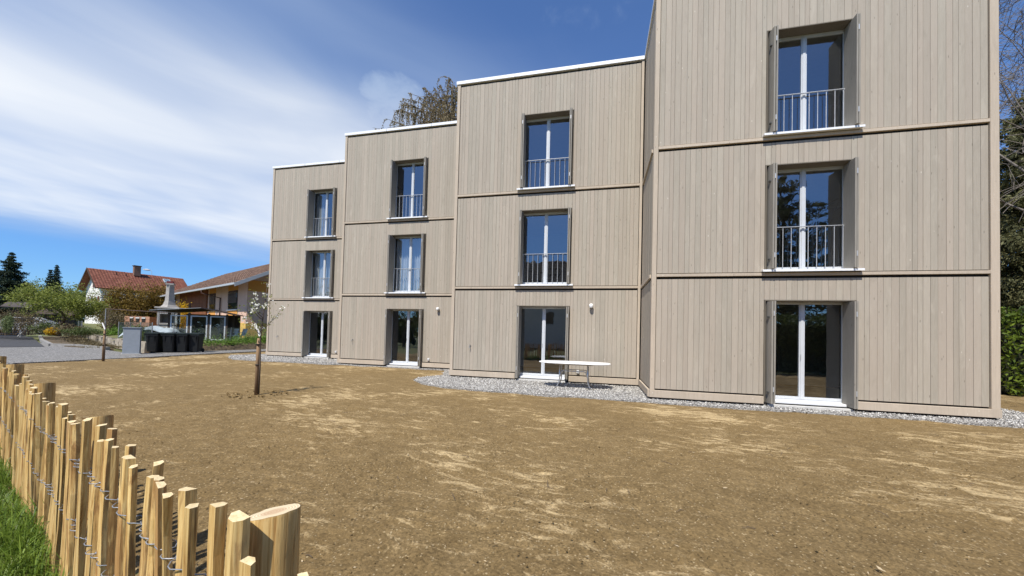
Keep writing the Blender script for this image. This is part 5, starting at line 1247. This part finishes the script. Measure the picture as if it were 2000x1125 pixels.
def shrub(name, label, base, rx, ry, h, mat, seed, n, size, cat='shrub', group=None, aspect=0.5):
    rr = random.Random(seed); t = empty(name, base, 0, label, cat, group); st_ = MB(); pts = []
    for k in range(22):
        a = rr.uniform(0, 6.28); r = rr.uniform(0.1, 1.0); e = Vector((rx * r * math.cos(a), ry * r * math.sin(a), h * rr.uniform(0.65, 1.02) * (1.05 - 0.35 * r * r)))
        b_ = Vector((e.x * 0.35, e.y * 0.35, 0)); mid = b_.lerp(e, 0.55) + Vector((0, 0, h * 0.08)); st_.tube([b_, mid, e], [0.02, 0.013, 0.004], 4, False)
        pts += [b_.lerp(e, f) + Vector((0, 0, h * 0.08 * math.sin(f * 3))) for f in (0.3, 0.45, 0.6, 0.75, 0.9, 1.0)]
    st_.build('stems', M['twig'], t); pts = np.array(pts); c = pts[rng.integers(0, len(pts), n)] + rng.normal(size=(n, 3)) * np.array([rx * 0.15, ry * 0.15, h * 0.09]); c[:, 2] = np.maximum(c[:, 2], 0.02)
    v, f = leaf_quads(c, size, aspect); np_mesh('leaves', v, f, mat, t); return t
def on(px, py, Y, z): q = at(px, py, Y); return (q.x, q.y, z)

leafy_tree('spreading_tree', 'spreading fresh-green fruit tree before the white house', on(112, 640, 33, 0.4), 4.6, 2.85, 2.7, M['spring'], 4, 14000, 0.14, lean=(0.4, 0.2), flat=0.66, thick=0.17)
conifer('spruce', 'big dark spruce at the left edge of the picture', on(16, 620, 46, 0.4), 9.7, 3.7, M['conifer'], 2, 1.7)
conifer('spruce', 'left of the two slim dark spruces far behind the green tree', on(95, 600, 74, 0.8), 11.3, 2.0, M['conifer'], 5, 1.4, 'twin distant spruces')
conifer('spruce', 'right of the two slim dark spruces far behind the green tree', on(107, 600, 74.5, 0.8), 12.4, 2.0, M['conifer'], 6, 1.4, 'twin distant spruces')
leafy_tree('far_tree', 'pale green distant tree between the big spruce and the slim spruces', on(62, 600, 80, 0.8), 9.5, 3.2, 7.2, M['pale_leaf'], 9, 5000, 0.34, flat=1.0)
leafy_tree('far_tree', 'brownish bare distant tree above the low shed', on(73, 600, 66, 0.8), 6.4, 3.2, 4.6, M['brown_shrub'], 12, 4000, 0.26, flat=0.8)
leafy_tree('far_tree', 'low grey-green distant tree just left of the red roof', on(138, 600, 84, 0.8), 8.6, 4.6, 6.2, M['shrub'], 13, 5000, 0.34, flat=0.7)
for i, (px, Y, rx, h, mt, lab) in enumerate(((222, 40, 2.0, 4.0, 'olive', 'olive-brown bush at the left end of the row before the white house'), (255, 40.5, 2.3, 4.9, 'olive', 'tall golden-brown bush in the row before the white house'), (290, 41, 2.3, 5.1, 'olive', 'tallest golden-brown bush just left of the fireplace chimney'), (322, 41.5, 2.0, 4.7, 'olive', 'golden-brown bush behind the fireplace chimney'))):
    shrub('tall_bush', lab, on(px, 610, Y, 0.5), rx, rx * 0.9, h, M[mt], 40 + i, 6500, 0.17, group='bushes before the white house')
shrub('forsythia', 'bright yellow flowering forsythia between fireplace and house', on(352, 615, 34, 0.45), 0.9, 0.9, 2.9, M['yellow'], 50, 2600, 0.11)
shrub('bare_shrub', 'brown bare shrub left of the salmon garden box', on(225, 620, 31, 0.45), 1.3, 1.1, 2.1, M['brown_shrub'], 51, 3200, 0.10)
for i, (px, py, Y, rx, h, mt, lab, z) in enumerate(((18, 640, 30, 1.7, 2.2, 'brown_shrub', 'brownish hedge shrub at the far left edge by the mesh fence', 0.3), (55, 640, 30.5, 1.6, 1.9, 'brown_shrub', 'brown shrub before the parked car', 0.3), (14, 640, 28.8, 0.5, 1.5, 'pale_leaf', 'small yellow-green shrub among the brown hedge at the left', 0.3), (90, 640, 29.5, 1.1, 0.9, 'shrub', 'low dark green shrub under the spreading tree', 0.4), (155, 640, 27, 1.4, 0.6, 'shrub', 'low mixed plants in the bed above the stone wall', 0.42), (100, 645, 27.4, 0.45, 0.55, 'yellow', 'small clump of yellow flowers above the stone wall', 0.42), (272, 660, 20.6, 0.42, 1.25, 'shrub', 'upright leafy shrub between the grey cabinet and the bins', 0.0), (130, 645, 27.8, 1.2, 0.8, 'brown_shrub', 'dry brown plants in the bed above the stone wall', 0.42))):
    shrub('garden_shrub', lab, on(px, py, Y, z), rx, rx * 0.8, h, M[mt], 60 + i, 2200, 0.09)
# leafy weeds along the garden edge by the bins and the house
def weeds(name, lab, pts, n, mat, hh, size):
    P_ = np.array(pts); k = rng.integers(0, len(P_) - 1, n); f = rng.random(n)[:, None]; c = P_[k] * (1 - f) + P_[k + 1] * f
    c = c + np.stack([rng.normal(0, 0.35, n), rng.normal(0, 0.35, n), np.abs(rng.normal(0, hh, n)) * (0.4 + vnoise(c[:, 0] * 2, c[:, 1] * 2, 9))], 1)
    v, f = leaf_quads(c, size, 0.35, 0); tag(np_mesh(name, v, f, mat), lab, 'plants', kind='stuff')
weeds('garden_plants', 'leafy green plants along the garden edge behind the bins', [(-18.9, 21.6, 0.2), (-18.3, 23.6, 0.28), (-17.8, 26.0, 0.35), (-17.4, 28.0, 0.4), (-18.4, 25.0, 0.45)], 9000, M['grass_far'], 0.26, 0.10)
weeds('ground_cover', 'low creeping plants on the planting strip before the stone wall', [(-22.9, 21.2, 0.03), (-27.5, 24.2, 0.03), (-34.5, 29.4, 0.03), (-44, 37.2, 0.03)], 5000, M['brown_shrub'], 0.07, 0.10)
weeds('bank_grass', 'bright grass on the bank below the salmon garden box', [on(225, 620, 30, 0.5), on(262, 620, 31, 0.55), on(290, 620, 31.5, 0.55)], 5000, M['grass_far'], 0.22, 0.16)
weeds('white_flowers', 'white flowering plants beside the tarpaulin pile', [on(305, 640, 25, 0.6), on(330, 640, 25.2, 0.65), on(342, 640, 25.5, 0.5)], 420, M['petal'], 0.25, 0.12)

# weeping birch seen over the roof
def birch():
    rr = random.Random(77); base = Vector((-5.7, 30.0, 0.0)); h = 21.0
    t = empty('weeping_birch', base, 0, 'weeping birch with hanging brown twigs showing above the flat roofs', 'tree'); tb = MB(); tw = MB(); cs = []
    tb.tube([(0, 0, -0.2), (0.2, 0.1, h * 0.5), (0.5, 0, h * 0.97)], [0.32, 0.2, 0.03], 9, False)
    for i in range(110):
        f = rr.uniform(0.45, 1.0); z = h * f * 0.95; a = rr.uniform(0, 6.28); L = (1.12 - f) * 11.5 + 1.6; pts = [Vector((0.4 * f, 0, z))]; q = pts[0]
        for j in range(5): q = q + Vector((math.cos(a) * L / 5, math.sin(a) * L / 5, L / 5 * (0.75 - 0.24 * j))); pts.append(q)
        tb.tube(pts, [0.07, 0.055, 0.04, 0.03, 0.02, 0.008], 5, False)
        for j in range(22):
            g_ = rr.uniform(0.2, 1.0) * 5; k = min(4, int(g_)); s0 = pts[k].lerp(pts[k + 1], g_ - k); ln = rr.uniform(1.0, 3.2); dx, dy = rr.gauss(0, 0.3), rr.gauss(0, 0.3); sp = []
            for m in range(6):
                u = m / 5; sp.append(s0 + Vector((dx * math.sin(u * 2) + math.cos(a) * 0.4 * u * (1 - u), dy * math.sin(u * 2) + math.sin(a) * 0.4 * u * (1 - u), -ln * u ** 1.4 + 0.12 * math.sin(u * 3))))
            tw.tube(sp, [0.016, 0.014, 0.012, 0.010, 0.008, 0.006], 3, False)
            for m in range(1, 6):
                for _ in range(8): cs.append(tuple(sp[m].lerp(sp[m - 1], rr.random()) + Vector((rr.gauss(0, 0.04), rr.gauss(0, 0.04), 0))))
    tb.build('trunk', M['bark_pale'], t, True); tw.build('twigs', M['twig'], t)
    v, f = leaf_quads(np.array(cs), 0.13, 0.45); np_mesh('crown', v, f, M['birch'], t)
birch()

# right edge: laurel hedge, cedar and a bare tree
def hedge(name, label, a, b, depth, h, mat, seed, n, size):
    a, b = Vector((*a, 0)), Vector((*b, 0)); d = b - a; L = d.length; e1 = d.normalized(); e2 = Vector((-e1.y, e1.x, 0)); t = empty(name, (a.x, a.y, -0.08), 0, label, 'hedge')
    core_ = MB(); core_.obox(e1 * L / 2 + e2 * depth / 2 + Vector((0, 0, h * 0.46)), e1 * (L / 2 - 0.25), e2 * (depth / 2 - 0.28), (0, 0, h * 0.42)); core_.build('dark_filler', M['hedge_core'], t)  # solid dark filler box, the hedge's inner shade put into its colour
    u = rng.uniform(0, L, n); k = rng.random(n); vv = np.where(k < 0.5, rng.normal(0.06, 0.10, n), np.where(k < 0.7, rng.normal(depth - 0.06, 0.1, n), rng.uniform(0, depth, n))); z = np.where(k < 0.7, rng.uniform(0.02, h, n), rng.normal(h - 0.02, 0.07, n))
    lump = (vnoise(u * 1.3 + seed, z * 1.3, 5) - 0.5) * 0.45; vv = np.where(k < 0.5, vv - lump, vv); z = z + (vnoise(u * 1.1, vv * 1.1, 6) - 0.5) * 0.5 * (z / h)
    c = np.stack([e1.x * u + e2.x * vv, e1.y * u + e2.y * vv, np.maximum(z, 0.02)], 1); v, f = leaf_quads(c, size, 0.45); np_mesh('leaves', v, f, mat, t)
M['hedge_core'] = vary('hedge_filler', (0.025, 0.028, 0.012), 0.3, 6, rough=0.95)
hedge('laurel_hedge', 'bright green laurel hedge beyond the right corner of the building', (15.2, 11.4), (26.0, 9.6), 1.4, 2.55, M['laurel'], 3, 15000, 0.15)
conifer('cedar', 'tall dark conifer behind the laurel hedge at the right edge', (20.6, 14.6, 0), 12.2, 5.6, M['cedar'], 21, 1.6, size=0.17, per=9)
conifer('cedar', 'second dark conifer farther back at the right edge', (26.5, 17.5, 0), 13.5, 5.0, M['cedar'], 22, 1.0, size=0.2, per=6)
def bare_tree(base, h, seed, label):
    rr = random.Random(seed); t = empty('bare_tree', base, 0, label, 'tree'); tb = MB(); tips = []
    tb.tube([(0, 0, -0.2), (0.1, 0, h * 0.25), (0.0, 0.1, h * 0.45)], [0.2, 0.15, 0.11], 9, False)
    for k in range(11):
        a = k * 0.7 + rr.uniform(-.3, .3); grow(tb, Vector((0.03, 0.05, h * rr.uniform(0.25, 0.45))), Vector((math.cos(a), math.sin(a), rr.uniform(0.4, 1.5))), h * 0.23, 0.05, 6, rr, tips, 0.62, 0.03, (2, 4), 5, 0.72, None, 0.0075)
    tb.build('trunk', M['twig_grey'], t, True)
bare_tree((19.6, 13.0, 0), 15.5, 15, 'bare grey tree whose fine twigs hang over the laurel hedge')
bare_tree((25.5, 16.5, 0), 18.0, 16, 'second bare grey tree farther right behind the hedge')

# ------------------------------------------------------------------ what stands behind the viewer and shows in the panes
hedge('tall_hedge', 'tall dark hedge across the lawn that the right glass door mirrors', (18.0, -3.4), (4.6, -2.4), 1.6, 2.6, M['shrub'], 8, 14000, 0.16)
conifer('cedar', 'spreading cedar behind the viewer mirrored in the right windows', (9.6, -10.5, 0), 12.5, 5.2, M['cedar'], 30, 0.9, layered=True)
conifer('cedar', 'smaller cedar behind the viewer beside the spreading one', (15.5, -12.0, 0), 10.5, 4.5, M['cedar'], 33, 0.8, layered=True)
def mirror_house():
    O = Vector((-15.0, -14.0, 0)); t = empty('neighbour_house', O, R(-22), 'white neighbour house with dark tiled roof behind the viewer mirrored in the panes', 'house'); L, Wd, ez, rz = 14.0, 9.0, 6.0, 10.6
    MB().box(0, L, -Wd, 0, -0.1, ez).build('wall', M['render_white'], t)
    roof_tiles(t, (-0.8, 0.8, ez - 0.3), (L + 0.8, 0.8, ez - 0.3), (-0.8, -Wd / 2, rz), (L + 0.8, -Wd / 2, rz), M['tile_dark'], 18, 44)
    roof_tiles(t, (-0.8, -Wd - 0.8, ez - 0.3), (L + 0.8, -Wd - 0.8, ez - 0.3), (-0.8, -Wd / 2, rz), (L + 0.8, -Wd / 2, rz), M['tile_dark'], 4, 8)
    for x in (2.5, 6, 9.5):
        w_ = MB().box(x - 0.6, x + 0.6, 0.001, 0.05, 2.6, 4.1).build('window', M['frame'], t); MB().box(x - 0.52, x + 0.52, 0.051, 0.056, 2.68, 4.02).build('pane', M['dark_glass_solid'], w_)
mirror_house()
leafy_tree('garden_tree', 'leafy tree left of the viewer across the gravel road', (-21.0, -3.0, -0.1), 6.5, 3.2, 4.0, M['shrub'], 91, 6000, 0.22)
leafy_tree('garden_tree', 'second leafy tree left of the viewer farther along the road', (-31.0, 2.5, -0.1), 7.0, 3.4, 4.2, M['shrub'], 92, 6000, 0.22)
def far_woods():
    """the wooded skyline all round, too far off to tell single trees"""
    n = 46000; th = rng.uniform(0, 6.283, n); rad = rng.uniform(118, 150, n)
    top = 3.5 + 6.5 * vnoise(th * 14, rad * 0 + 3.0, 41) * (0.5 + vnoise(th * 60, rad * 0 + 1.0, 42))
    z = top * rng.random(n) ** 0.6
    c = np.stack([np.sin(th) * rad, np.cos(th) * rad, z], 1); v, f = leaf_quads(c, 1.7, 0.75)
    tag(np_mesh('far_woods', v, f, M['far_leaf']), 'distant wooded skyline beyond the gardens', 'woods', kind='stuff')
M['far_leaf'] = leafmat('far_woods_leaves', (0.05, 0.065, 0.03), (0.13, 0.15, 0.06), 0.2, 0.8)
far_woods()
hedge('roadside_hedge', 'clipped dark hedge along the road left of the viewer', (-24.0, -8.0), (-34.0, 6.0), 1.4, 2.4, M['shrub'], 12, 9000, 0.2)
